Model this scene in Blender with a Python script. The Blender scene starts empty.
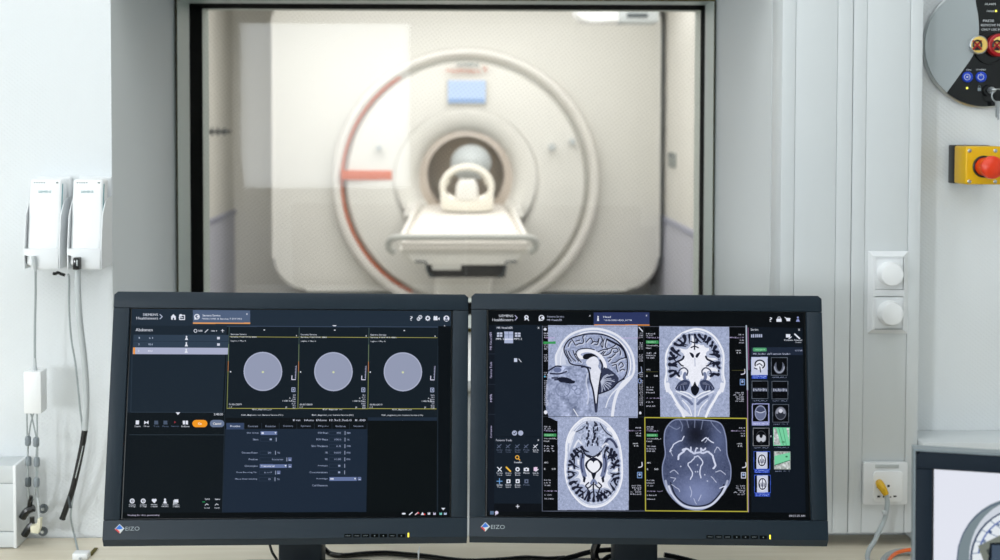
import bpy, bmesh, math, random
import numpy as np
from mathutils import Vector, Matrix
PI = math.pi
SC = bpy.context.scene
COL = SC.collection
random.seed(4)

# ------------------------------------------------------------------ camera model (lens with a little shift)
F, PX, PY, CZ = 1300., 486., 163., 1.551
CAM = Vector((0, 0, CZ))
RC = Matrix.Rotation(-.018, 3, 'Z') @ Matrix.Rotation(-.035, 3, 'X') @ Matrix.Rotation(-.002, 3, 'Y')

def ray(x, y):
    return RC @ Vector(((x - PX) / F, 1, (PY - y) / F))

def P(x, y, Y):
    """point of the plane at depth Y that is seen at photo pixel x, y"""
    d = ray(x, y)
    return CAM + d * (Y / d.y)

def PZ(x, y, z):
    d = ray(x, y)
    return CAM + d * ((z - CZ) / d.z)

def proj(p):
    q = RC.transposed() @ (Vector(p) - CAM)
    return (PX + F * q.x / q.y, PY - F * q.z / q.y)

# ------------------------------------------------------------------ materials
def lin(c):
    c = c / 255.
    return c / 12.92 if c <= .04045 else ((c + .055) / 1.055) ** 2.4

def rgb(t):
    return (lin(t[0]), lin(t[1]), lin(t[2]), 1)

def mat(name, col, rough=.5, metal=0., spec=.5, emit=None, estr=0., coat=0.):
    m = bpy.data.materials.new(name)
    m.use_nodes = True
    b = m.node_tree.nodes['Principled BSDF']
    b.inputs['Base Color'].default_value = rgb(col)
    b.inputs['Roughness'].default_value = rough
    b.inputs['Metallic'].default_value = metal
    b.inputs['Specular IOR Level'].default_value = spec
    if coat:
        b.inputs['Coat Weight'].default_value = coat
        b.inputs['Coat Roughness'].default_value = .1
    if emit:
        b.inputs['Emission Color'].default_value = rgb(emit)
        b.inputs['Emission Strength'].default_value = estr
    return m

def grain(m, scale=400., strength=.15, dist=.0005, colvar=0.):
    """fine surface grain: noise bump and a touch of colour variation"""
    nt = m.node_tree; N = nt.nodes; L = nt.links
    b = N['Principled BSDF']
    tc = N.new('ShaderNodeTexCoord'); no = N.new('ShaderNodeTexNoise')
    no.inputs['Scale'].default_value = scale
    L.new(tc.outputs['Object'], no.inputs['Vector'])
    bp = N.new('ShaderNodeBump'); bp.inputs['Strength'].default_value = strength; bp.inputs['Distance'].default_value = dist
    L.new(no.outputs['Fac'], bp.inputs['Height']); L.new(bp.outputs['Normal'], b.inputs['Normal'])
    if colvar:
        mx = N.new('ShaderNodeMix'); mx.data_type = 'RGBA'; mx.blend_type = 'MULTIPLY'
        rp = N.new('ShaderNodeValToRGB')
        rp.color_ramp.elements[0].color = (1 - colvar,) * 3 + (1,); rp.color_ramp.elements[1].color = (1, 1, 1, 1)
        L.new(no.outputs['Fac'], rp.inputs['Fac'])
        mx.inputs['Factor'].default_value = 1
        mx.inputs['A'].default_value = b.inputs['Base Color'].default_value
        L.new(rp.outputs['Color'], mx.inputs['B']); L.new(mx.outputs['Result'], b.inputs['Base Color'])
    return m

def wallpaper(name, col):
    """woven glass-fibre wallcovering: two crossed diagonal ribs"""
    m = mat(name, col, .75, spec=.25)
    nt = m.node_tree; N = nt.nodes; L = nt.links; b = N['Principled BSDF']
    tc = N.new('ShaderNodeTexCoord'); waves = []
    for a in (.9, -.9):
        mp = N.new('ShaderNodeMapping'); mp.inputs['Rotation'].default_value = (0, a, 0)
        w = N.new('ShaderNodeTexWave'); w.inputs['Scale'].default_value = 48; w.inputs['Distortion'].default_value = .6
        L.new(tc.outputs['Object'], mp.inputs['Vector']); L.new(mp.outputs['Vector'], w.inputs['Vector']); waves.append(w)
    mu = N.new('ShaderNodeMath'); mu.operation = 'MULTIPLY'
    L.new(waves[0].outputs['Fac'], mu.inputs[0]); L.new(waves[1].outputs['Fac'], mu.inputs[1])
    bp = N.new('ShaderNodeBump'); bp.inputs['Strength'].default_value = .3; bp.inputs['Distance'].default_value = .0011
    L.new(mu.outputs[0], bp.inputs['Height']); L.new(bp.outputs['Normal'], b.inputs['Normal'])
    return m

def wood(name, c1, c2):
    m = mat(name, c1, .5, spec=.3)
    nt = m.node_tree; N = nt.nodes; L = nt.links; b = N['Principled BSDF']
    tc = N.new('ShaderNodeTexCoord'); mp = N.new('ShaderNodeMapping'); mp.inputs['Scale'].default_value = (1.2, 14, 14)
    no = N.new('ShaderNodeTexNoise'); no.inputs['Scale'].default_value = 4; no.inputs['Detail'].default_value = 6
    rp = N.new('ShaderNodeValToRGB'); rp.color_ramp.elements[0].color = rgb(c2); rp.color_ramp.elements[1].color = rgb(c1)
    rp.color_ramp.elements[0].position = .35; rp.color_ramp.elements[1].position = .65
    L.new(tc.outputs['Object'], mp.inputs['Vector']); L.new(mp.outputs['Vector'], no.inputs['Vector'])
    L.new(no.outputs['Fac'], rp.inputs['Fac']); L.new(rp.outputs['Color'], b.inputs['Base Color'])
    return m

def glass(name):
    """window pane with the fine copper mesh of a radio-frequency shield inside"""
    m = bpy.data.materials.new(name); m.use_nodes = True
    nt = m.node_tree; N = nt.nodes; L = nt.links; N.clear()
    out = N.new('ShaderNodeOutputMaterial'); mx = N.new('ShaderNodeMixShader')
    fr = N.new('ShaderNodeFresnel'); fr.inputs['IOR'].default_value = 1.52
    gl = N.new('ShaderNodeBsdfGlossy'); gl.inputs['Roughness'].default_value = 0.0
    tr = N.new('ShaderNodeBsdfTransparent')
    tc = N.new('ShaderNodeTexCoord'); ws = []
    for a in (.62, -.95):
        mp = N.new('ShaderNodeMapping'); mp.inputs['Rotation'].default_value = (0, a, 0)
        w = N.new('ShaderNodeTexWave'); w.inputs['Scale'].default_value = 38; w.inputs['Distortion'].default_value = .5
        L.new(tc.outputs['Object'], mp.inputs['Vector']); L.new(mp.outputs['Vector'], w.inputs['Vector']); ws.append(w)
    mu = N.new('ShaderNodeMath'); mu.operation = 'MULTIPLY'
    L.new(ws[0].outputs['Fac'], mu.inputs[0]); L.new(ws[1].outputs['Fac'], mu.inputs[1])
    rp = N.new('ShaderNodeValToRGB')
    rp.color_ramp.elements[0].color = (.98, .98, .975, 1); rp.color_ramp.elements[1].color = (.93, .93, .92, 1)
    L.new(mu.outputs[0], rp.inputs['Fac']); L.new(rp.outputs['Color'], tr.inputs['Color'])
    L.new(fr.outputs[0], mx.inputs[0]); L.new(tr.outputs[0], mx.inputs[1]); L.new(gl.outputs[0], mx.inputs[2])
    L.new(mx.outputs[0], out.inputs['Surface'])
    return m

M = dict(
    wall=wallpaper('woven_white_wallcovering', (222, 226, 228)),
    plaster=grain(mat('smooth_white_plaster', (219, 223, 224), .6, spec=.3), 60, .05),
    ceil=grain(mat('ceiling_white', (235, 235, 232), .8), 80, .1),
    floor=grain(mat('grey_vinyl_floor', (150, 150, 146), .45), 90, .05, colvar=.12),
    exwall=grain(mat('exam_room_cream', (217, 215, 209), .7, spec=.3), 120, .1),
    dado=grain(mat('exam_room_grey_blue', (186, 187, 200), .6), 120, .1),
    dadorail=mat('exam_room_rail', (158, 160, 180), .5),
    exfloor=grain(mat('exam_floor', (170, 168, 160), .4), 70, .05, colvar=.08),
    alu=grain(mat('painted_frame_aluminium', (196, 206, 200), .35, spec=.5), 300, .03),
    gasket=mat('black_gasket', (8, 11, 11), .9, spec=.05),
    foam=grain(mat('olive_joint_foam', (112, 102, 48), .9), 250, .8, .003, .5),
    glass=glass('shielded_glass'),
    trunk=mat('white_trunking_pvc', (209, 214, 216), .38, spec=.45),
    white=mat('white_plastic', (226, 229, 231), .35, spec=.5),
    white2=mat('bright_white_plastic', (236, 238, 239), .35, spec=.5),
    grey=mat('grey_cable_rubber', (160, 168, 170), .45),
    lgrey=mat('light_grey_plastic', (188, 194, 196), .4),
    mgrey=mat('ferrite_grey', (128, 137, 143), .45),
    logotext=mat('faint_logo_print', (150, 160, 166), .5),
    dgrey=mat('dark_grey_plastic', (72, 80, 84), .45),
    black=mat('black_plastic', (14, 16, 18), .4),
    blackg=mat('glossy_black_plastic', (9, 12, 13), .16, spec=.5),
    beige=mat('beige_connector', (224, 220, 196), .45),
    teal=mat('teal_print', (74, 138, 146), .5),
    rim=mat('grey_rim', (118, 128, 133), .4),
    bezel=grain(mat('slate_monitor_plastic', (22, 36, 47), .45, spec=.3), 900, .12, .0004),
    bezel2=mat('darker_monitor_plastic', (23, 32, 39), .45, spec=.4),
    bframe=mat('blue_black_monitor_frame', (15, 28, 40), .6, spec=.2),
    metal=mat('brushed_steel', (188, 192, 194), .3, 1.),
    satin=grain(mat('satin_silver_cover', (176, 184, 187), .42, .35), 500, .06),
    yellow=mat('yellow_enclosure', (222, 176, 8), .4, spec=.4),
    red=mat('red_button', (222, 56, 12), .36),
    dred=mat('dark_red_ring', (164, 18, 26), .35),
    ylabel=mat('yellow_cap', (238, 206, 112), .4),
    blue=mat('blue_button', (18, 66, 196), .3),
    plugy=mat('yellow_plug', (214, 168, 10), .4),
    orange=mat('orange_cable', (226, 104, 34), .4),
    desk=wood('birch_laminate', (234, 226, 208), (224, 214, 194)),
    dteal=mat('dark_teal_print', (38, 84, 90), .5),
    print_=mat('white_print', (205, 210, 212), .5),
    logoblue=mat('logo_blue', (28, 104, 196), .4),
    logored=mat('logo_red', (214, 60, 58), .4),
    led=mat('yellow_indicator', (240, 220, 60), .3, emit=(240, 220, 60), estr=1.1),
    ledg=mat('amber_indicator', (240, 228, 90), .3, emit=(240, 228, 90), estr=.9),
    cover=grain(mat('scanner_cover_white', (222, 221, 216), .38, spec=.4), 40, .02),
    ring=mat('scanner_ring_white', (224, 222, 217), .4),
    ringg=mat('scanner_ring_grey', (205, 205, 200), .45),
    sorange=mat('scanner_orange', (198, 88, 26), .45),
    boredark=mat('bore_brown_grey', (160, 143, 118), .5),
    boreliner=mat('bore_liner', (112, 98, 80), .5),
    cream=mat('cream_coil_plastic', (229, 225, 214), .35),
    mattress=grain(mat('white_mattress', (227, 223, 217), .6), 30, .1, .004),
    tgrey=mat('table_rail_grey', (178, 180, 176), .4),
    tdark=mat('table_dark_tray', (42, 42, 42), .5),
    plate=mat('grey_wall_plate', (132, 138, 136), .4),
    alabel=mat('grey_label_print', (120, 132, 138), .5),
)

def daylight():
    m = bpy.data.materials.new('overcast_daylight_pane'); m.use_nodes = True
    nt = m.node_tree; nt.nodes.clear()
    o = nt.nodes.new('ShaderNodeOutputMaterial'); e = nt.nodes.new('ShaderNodeEmission')
    e.inputs['Color'].default_value = (.86, .94, 1, 1); e.inputs['Strength'].default_value = PANE
    nt.links.new(e.outputs[0], o.inputs['Surface'])
    return m
PANE = 1.2

# ------------------------------------------------------------------ object helpers
def tag(o, label=None, cat=None, group=None, kind=None):
    if label: o['label'] = label
    if cat: o['category'] = cat
    if group: o['group'] = group
    if kind: o['kind'] = kind
    return o

def thing(name, label, cat, loc=(0, 0, 0), rot=None, group=None):
    o = bpy.data.objects.new(name, None); COL.objects.link(o)
    o.empty_display_size = .05
    o.location = loc
    if rot is not None: o.rotation_euler = rot
    return tag(o, label, cat, group)

class B:
    """mesh builder; vertices are given in world space (or local space when the parent is at the origin)"""
    def __init__(s): s.bm = bmesh.new(); s.mi = 0; s.smooth = set()
    def face(s, vs, mi=None):
        try:
            f = s.bm.faces.new(vs); f.material_index = s.mi if mi is None else mi; return f
        except ValueError: return None
    def box(s, a, b, bev=0., seg=2):
        x0, x1 = sorted((a[0], b[0])); y0, y1 = sorted((a[1], b[1])); z0, z1 = sorted((a[2], b[2]))
        v = [s.bm.verts.new(c) for c in ((x0,y0,z0),(x1,y0,z0),(x1,y1,z0),(x0,y1,z0),(x0,y0,z1),(x1,y0,z1),(x1,y1,z1),(x0,y1,z1))]
        fs = [s.face([v[i] for i in q]) for q in ((0,3,2,1),(4,5,6,7),(0,1,5,4),(1,2,6,5),(2,3,7,6),(3,0,4,7))]
        if bev:
            es = {e for f in fs for e in f.edges}
            bmesh.ops.bevel(s.bm, geom=list(es), offset=bev, segments=seg, affect='EDGES', profile=.5)
        return s
    def hexa(s, bot, top, bev=0., seg=2):
        """eight corners: two quads in the same winding"""
        v = [s.bm.verts.new(c) for c in bot] + [s.bm.verts.new(c) for c in top]
        fs = [s.face([v[i] for i in q]) for q in ((3,2,1,0),(4,5,6,7),(0,1,5,4),(1,2,6,5),(2,3,7,6),(3,0,4,7))]
        if bev:
            es = {e for f in fs for e in f.edges}
            bmesh.ops.bevel(s.bm, geom=list(es), offset=bev, segments=seg, affect='EDGES', profile=.5)
        return s
    def prism(s, pts, d, bev=0., seg=2):
        """closed outline (3D points) extruded by vector d"""
        d = Vector(d)
        a = [s.bm.verts.new(p) for p in pts]; b = [s.bm.verts.new(Vector(p) + d) for p in pts]
        n = len(pts); fs = [s.face(a[::-1]), s.face(b)]
        for i in range(n): fs.append(s.face([a[i], a[(i+1) % n], b[(i+1) % n], b[i]]))
        if bev:
            es = [e for e in fs[0].edges]
            bmesh.ops.bevel(s.bm, geom=es, offset=bev, segments=seg, affect='EDGES', profile=.5)
        return s
    def tube(s, pts, r, n=10, caps=True, closed=False):
        pts = [Vector(p) for p in pts]; m = len(pts)
        rs = r if isinstance(r, (list, tuple)) else [r] * m
        rings = []; up = None
        for i, p in enumerate(pts):
            if closed: t = pts[(i+1) % m] - pts[i-1]
            else: t = pts[min(i+1, m-1)] - pts[max(i-1, 0)]
            t.normalize()
            if up is None:
                up = Vector((0, 0, 1)) if abs(t.z) < .9 else Vector((0, -1, 0))
            u = (up - t * up.dot(t)).normalized(); w = t.cross(u); up = u
            rings.append([s.bm.verts.new(p + (u * math.cos(a) + w * math.sin(a)) * rs[i]) for a in [2*PI*k/n for k in range(n)]])
        for i in range(m if closed else m - 1):
            A, C = rings[i], rings[(i+1) % m]
            for k in range(n):
                f = s.face([A[k], A[(k+1) % n], C[(k+1) % n], C[k]])
                if f: f.smooth = True
        if caps and not closed: s.face(rings[0][::-1]); s.face(rings[-1])
        return s
    def lathe(s, prof, c, axis='Y', n=48, a0=0., a1=2*PI, smooth=True):
        """profile (radius, offset along axis) turned about a point; axis Y offset counts towards the camera (-Y) when negative"""
        c = Vector(c); full = abs(a1 - a0 - 2*PI) < 1e-6; rings = []
        cnt = n if full else n + 1
        for k in range(cnt):
            a = a0 + (a1 - a0) * k / n; ca, sa = math.cos(a), math.sin(a); ring = []
            for r, h in prof:
                if axis == 'Y': q = Vector((r*ca, h, r*sa))
                elif axis == 'Z': q = Vector((r*ca, r*sa, h))
                else: q = Vector((h, r*ca, r*sa))
                ring.append(s.bm.verts.new(c + q))
            rings.append(ring)
        for k in range(cnt if full else n):
            A, C = rings[k], rings[(k+1) % cnt]
            for i in range(len(prof) - 1):
                f = s.face([A[i], C[i], C[i+1], A[i+1]])
                if f: f.smooth = smooth
        bmesh.ops.remove_doubles(s.bm, verts=[v for r in rings for v in r], dist=1e-6)
        return s
    def build(s, name, m, parent=None, bevel=0., sharp=35., kind=None, label=None, xf=None):
        if not isinstance(m, (list, tuple)): m = [m]
        bmesh.ops.recalc_face_normals(s.bm, faces=s.bm.faces)
        if xf is not None: bmesh.ops.transform(s.bm, matrix=xf, verts=s.bm.verts)
        if parent is not None and not getattr(s, 'local', False):
            bmesh.ops.transform(s.bm, matrix=parent_world(parent).inverted(), verts=s.bm.verts)
        me = bpy.data.meshes.new(name); s.bm.to_mesh(me); s.bm.free()
        for x in m: me.materials.append(x)
        o = bpy.data.objects.new(name, me); COL.objects.link(o)
        if parent is not None: o.parent = parent
        if bevel:
            b = o.modifiers.new('edge', 'BEVEL'); b.width = bevel; b.segments = 2; b.limit_method = 'ANGLE'; b.angle_limit = .6
        try: me.set_sharp_from_angle(angle=math.radians(sharp))
        except Exception: pass
        if kind: o['kind'] = kind
        if label: o['label'] = label
        return o

def parent_world(o):
    m = o.matrix_basis.copy() if hasattr(o, 'matrix_basis') else Matrix.Identity(4)
    while o.parent is not None:
        o = o.parent; m = o.matrix_basis @ m
    return m

def LB():
    b = B(); b.local = True; return b

def struct(name, b, m, **k):
    return b.build(name, m, kind='structure', **k)

def dup(root, loc, label=None, cat=None):
    r = root.copy(); COL.objects.link(r); r.location = loc
    if label: r['label'] = label
    for ch in list(root.children):
        c = ch.copy(); COL.objects.link(c); c.parent = r
        for g in ch.children:
            d = g.copy(); COL.objects.link(d); d.parent = c
    return r

def sm(pts, n=6, closed=False):
    """Catmull-Rom through points of any dimension"""
    p = [np.array(q, float) for q in pts]; m = len(p); out = []
    for i in range(m if closed else m - 1):
        if closed: a, b, c, d = p[i-1], p[i], p[(i+1) % m], p[(i+2) % m]
        else: a, b, c, d = p[max(i-1, 0)], p[i], p[i+1], p[min(i+2, m-1)]
        for k in range(n):
            t = k / n
            out.append(.5*((2*b) + (c-a)*t + (2*a-5*b+4*c-d)*t*t + (3*b-a-3*c+d)*t**3))
    if not closed: out.append(p[-1])
    return [tuple(q) for q in out]

def rrect(x0, y0, x1, y1, r, n=6):
    out = []
    for cx, cy, a in ((x1-r, y1-r, 0), (x0+r, y1-r, PI/2), (x0+r, y0+r, PI), (x1-r, y0+r, 1.5*PI)):
        for k in range(n+1):
            t = a + PI/2*k/n; out.append((cx + r*math.cos(t), cy + r*math.sin(t)))
    return out

_tcache = {}
def text_outline(s):
    """boundary edges and polygons of a line of text in the built-in font, unit size"""
    if s in _tcache: return _tcache[s]
    cu = bpy.data.curves.new('lettering', 'FONT'); cu.body = s; cu.size = 1.; cu.resolution_u = 3
    ob = bpy.data.objects.new('lettering', cu); COL.objects.link(ob)
    dg = bpy.context.evaluated_depsgraph_get(); me = ob.evaluated_get(dg).to_mesh()
    v = np.array([(q.co.x, q.co.y) for q in me.vertices]).reshape(-1, 2)
    polys = [list(p.vertices) for p in me.polygons]
    cnt = {}
    for p in polys:
        for i in range(len(p)):
            e = (min(p[i], p[i-1]), max(p[i], p[i-1])); cnt[e] = cnt.get(e, 0) + 1
    ed = np.array([e for e, k in cnt.items() if k == 1]).reshape(-1, 2)
    ob.evaluated_get(dg).to_mesh_clear()
    bpy.data.objects.remove(ob); bpy.data.curves.remove(cu)
    _tcache[s] = (v, ed, polys); return _tcache[s]

def lettering(s, org, xd, zd, width, height, m, parent, name='lettering', depth=.0004, local=False, label=None, xf=None):
    """raised lettering as real geometry: org = lower left, xd / zd = directions"""
    v, ed, polys = text_outline(s)
    x0, x1 = v[:, 0].min(), v[:, 0].max(); y0, y1 = v[:, 1].min(), v[:, 1].max()
    xd = Vector(xd); zd = Vector(zd); nd = zd.cross(xd).normalized() * -1; org = Vector(org)
    b = LB() if local else B()
    vs = [b.bm.verts.new(org + xd*((q[0]-x0)/(x1-x0)*width) + zd*((q[1]-y0)/(y1-y0)*height)) for q in v]
    fs = [b.face([vs[i] for i in p]) for p in polys]
    fs = [f for f in fs if f]
    r = bmesh.ops.extrude_face_region(b.bm, geom=fs)
    for g in r['geom']:
        if isinstance(g, bmesh.types.BMVert): g.co += nd * depth
    return b.build(name, m, parent, label=label, xf=xf)
# ------------------------------------------------------------------ screen pictures, drawn in code
def homog(src, dst):
    A = []; bb = []
    for (x, y), (u, v) in zip(src, dst):
        A.append([x, y, 1, 0, 0, 0, -u*x, -u*y]); bb.append(u)
        A.append([0, 0, 0, x, y, 1, -v*x, -v*y]); bb.append(v)
    h = np.linalg.solve(np.array(A, float), np.array(bb, float))
    return np.append(h, 1).reshape(3, 3)

class Canvas:
    """a raster in which every shape is given in the units of the screen quad q (tl, tr, br, bl)"""
    def __init__(s, q, W, H, col):
        s.W, s.H = W, H
        s.h = homog(q, [(0, 0), (W, 0), (W, H), (0, H)]); s.hi = np.linalg.inv(s.h)
        s.a = np.zeros((H, W, 3)); s.a[:] = np.array(col) / 255.
        s.k = W / abs(q[1][0] - q[0][0]); s.rng = np.random.default_rng(5)
    def t(s, p):
        p = np.asarray(p, float).reshape(-1, 2)
        q = np.c_[p, np.ones(len(p))] @ s.h.T
        return q[:, :2] / q[:, 2:]
    def bb(s, q, pad=2):
        x0 = max(int(q[:, 0].min()) - pad, 0); x1 = min(int(q[:, 0].max()) + pad + 1, s.W)
        y0 = max(int(q[:, 1].min()) - pad, 0); y1 = min(int(q[:, 1].max()) + pad + 1, s.H)
        return x0, y0, max(x1, x0), max(y1, y0)
    def mix(s, x0, y0, x1, y1, m, col):
        c = np.array(col, float) / 255.
        v = s.a[y0:y1, x0:x1]; s.a[y0:y1, x0:x1] = v + (c - v) * m[..., None]
    def edges(s, e0, e1, col, al):
        q = np.r_[e0, e1]; x0, y0, x1, y1 = s.bb(q)
        if x1 <= x0 or y1 <= y0: return
        xs = np.arange(x0, x1) + .5; ys = np.arange(y0, y1) + .5
        ins = np.zeros((len(ys), len(xs)), bool)
        for (ax, ay), (bx, by) in zip(e0, e1):
            if ay == by: continue
            r = np.where((ay > ys) != (by > ys))[0]
            if len(r) == 0: continue
            xi = ax + (ys[r] - ay) * (bx - ax) / (by - ay)
            ins[r] ^= xs[None, :] < xi[:, None]
        s.mix(x0, y0, x1, y1, ins * al, col)
    def poly(s, pts, col, al=1.):
        q = s.t(pts); s.edges(q, np.roll(q, -1, 0), col, al)
    def rect(s, x0, y0, x1, y1, col, al=1.):
        s.poly([(x0, y0), (x1, y0), (x1, y1), (x0, y1)], col, al)
    def ell(s, cx, cy, rx, ry, col, al=1., n=40):
        s.poly([(cx + rx*math.cos(2*PI*i/n), cy + ry*math.sin(2*PI*i/n)) for i in range(n)], col, al)
    def line(s, pts, w, col, al=1., soft=.6, taper=False):
        q = s.t(pts); w = w * s.k; x0, y0, x1, y1 = s.bb(q, int(w) + 3)
        if x1 <= x0 or y1 <= y0: return
        X, Y = np.meshgrid(np.arange(x0, x1) + .5, np.arange(y0, y1) + .5)
        m = np.zeros(X.shape); n = len(q) - 1
        for i in range(n):
            a, b = q[i], q[i+1]; d = b - a; L = d @ d + 1e-9
            t = np.clip(((X - a[0])*d[0] + (Y - a[1])*d[1]) / L, 0, 1)
            dist = np.hypot(X - a[0] - t*d[0], Y - a[1] - t*d[1])
            ww = w * (1 - .75*(i + t)/n) if taper else w
            m = np.maximum(m, np.clip((ww/2 - dist)/(2*soft) + .5, 0, 1))
        s.mix(x0, y0, x1, y1, m * al, col)
    def ring(s, cx, cy, r, w, col, al=1., ry=None, a0=0, a1=2*PI):
        ry = ry or r
        s.line([(cx + r*math.cos(a0+(a1-a0)*i/28), cy + ry*math.sin(a0+(a1-a0)*i/28)) for i in range(29)], w, col, al)
    def frame(s, x0, y0, x1, y1, w, col, al=1.):
        s.line([(x0, y0), (x1, y0), (x1, y1), (x0, y1), (x0, y0)], w, col, al)
    def text(s, txt, x, y, w, h, col=(220, 224, 235), al=1., rot=0.):
        """text fitted in a box w wide and h tall whose lower left is x, y"""
        v, ed, _ = text_outline(txt)
        if len(v) == 0: return
        u = (v - v.min(0)) / (np.maximum(np.ptp(v, axis=0), 1e-6)) * np.array([w, h])
        c, sn = math.cos(rot), math.sin(rot)
        p = np.c_[x + u[:, 0]*c + u[:, 1]*sn, y + u[:, 0]*sn - u[:, 1]*c]
        q = s.t(p); s.edges(q[ed[:, 0]], q[ed[:, 1]], col, al); q = q + np.array([.15*s.k, .05*s.k]); s.edges(q[ed[:, 0]], q[ed[:, 1]], col, al*.8)
    def region(s, pts):
        """tex box, photo coordinates and inside mask of a polygon"""
        q = s.t(pts); x0, y0, x1, y1 = s.bb(q, 0)
        X, Y = np.meshgrid(np.arange(x0, x1) + .5, np.arange(y0, y1) + .5)
        p = np.c_[X.ravel(), Y.ravel(), np.ones(X.size)] @ s.hi.T
        ins = np.zeros(X.shape, bool); q2 = np.roll(q, -1, 0)
        for (ax, ay), (bx, by) in zip(q, q2):
            if ay == by: continue
            r = (ay > Y) != (by > Y); ins ^= r & (X < ax + (Y - ay)*(bx - ax)/(by - ay))
        return (x0, y0, x1, y1), (p[:, 0]/p[:, 2]).reshape(X.shape), (p[:, 1]/p[:, 2]).reshape(X.shape), ins
    def noise(s, pts, amp, size, tint=(1, 1, 1.05)):
        (x0, y0, x1, y1), X, Y, ins = s.region(pts)
        if x1 <= x0: return
        n = np.zeros(X.shape)
        for k, a in ((size, 1.), (size*2.3, .6)):
            gx = ((X - X.min())/k); gy = ((Y - Y.min())/k)
            g = s.rng.standard_normal((int(gy.max()) + 3, int(gx.max()) + 3))
            i = gx.astype(int); j = gy.astype(int); fx = gx - i; fy = gy - j
            n += a*((g[j, i]*(1-fx) + g[j, i+1]*fx)*(1-fy) + (g[j+1, i]*(1-fx) + g[j+1, i+1]*fx)*fy)
        s.a[y0:y1, x0:x1] = np.clip(s.a[y0:y1, x0:x1] + (n*ins*amp/255.)[..., None]*np.array(tint), 0, 1)
    def glow(s, pts, cx, cy, rx, ry, col, al):
        (x0, y0, x1, y1), X, Y, ins = s.region(pts)
        m = np.exp(-(((X - cx)/rx)**2 + ((Y - cy)/ry)**2)) * al * ins
        s.mix(x0, y0, x1, y1, m, col)
    def image(s, name):
        im = bpy.data.images.new(name, s.W, s.H)
        px = np.ones((s.H, s.W, 4), np.float32); px[..., :3] = np.clip(s.a, 0, 1)[::-1]
        im.pixels.foreach_set(px.ravel()); im.update(); im.pack()
        return im

def screen_mat(name, cv, strength=1.):
    m = bpy.data.materials.new(name); m.use_nodes = True
    N = m.node_tree.nodes; L = m.node_tree.links; b = N['Principled BSDF']
    t = N.new('ShaderNodeTexImage'); t.image = cv.image(name); t.extension = 'EXTEND'
    b.inputs['Base Color'].default_value = (.002, .0025, .003, 1); b.inputs['Roughness'].default_value = .28
    b.inputs['Specular IOR Level'].default_value = .02
    L.new(t.outputs['Color'], b.inputs['Emission Color']); b.inputs['Emission Strength'].default_value = strength
    return m

def T(ox, oy, s, pts):
    return [(ox + x/s, oy + y/s) for x, y in pts]

WH = (222, 226, 238); GB = (84, 150, 96)

def scribble(c, x, y, n, step, wmin, wmax, right=False, seed=1, col=(205, 208, 225), h=1.3):
    """block of tiny annotation lines"""
    r = random.Random(seed); words = ['Head', 'SE 4', 'TR 1900', 'TE 2.5', 'MPRAGE', 'SL 1.0', 'FoV 256', 'A 27', 'IMA 88', 'W 640', 'C 310', 'FA 9']
    for i in range(n):
        w = r.uniform(wmin, wmax)
        c.text(r.choice(words), x - w if right else x, y + i*step, w, h, col)

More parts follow.
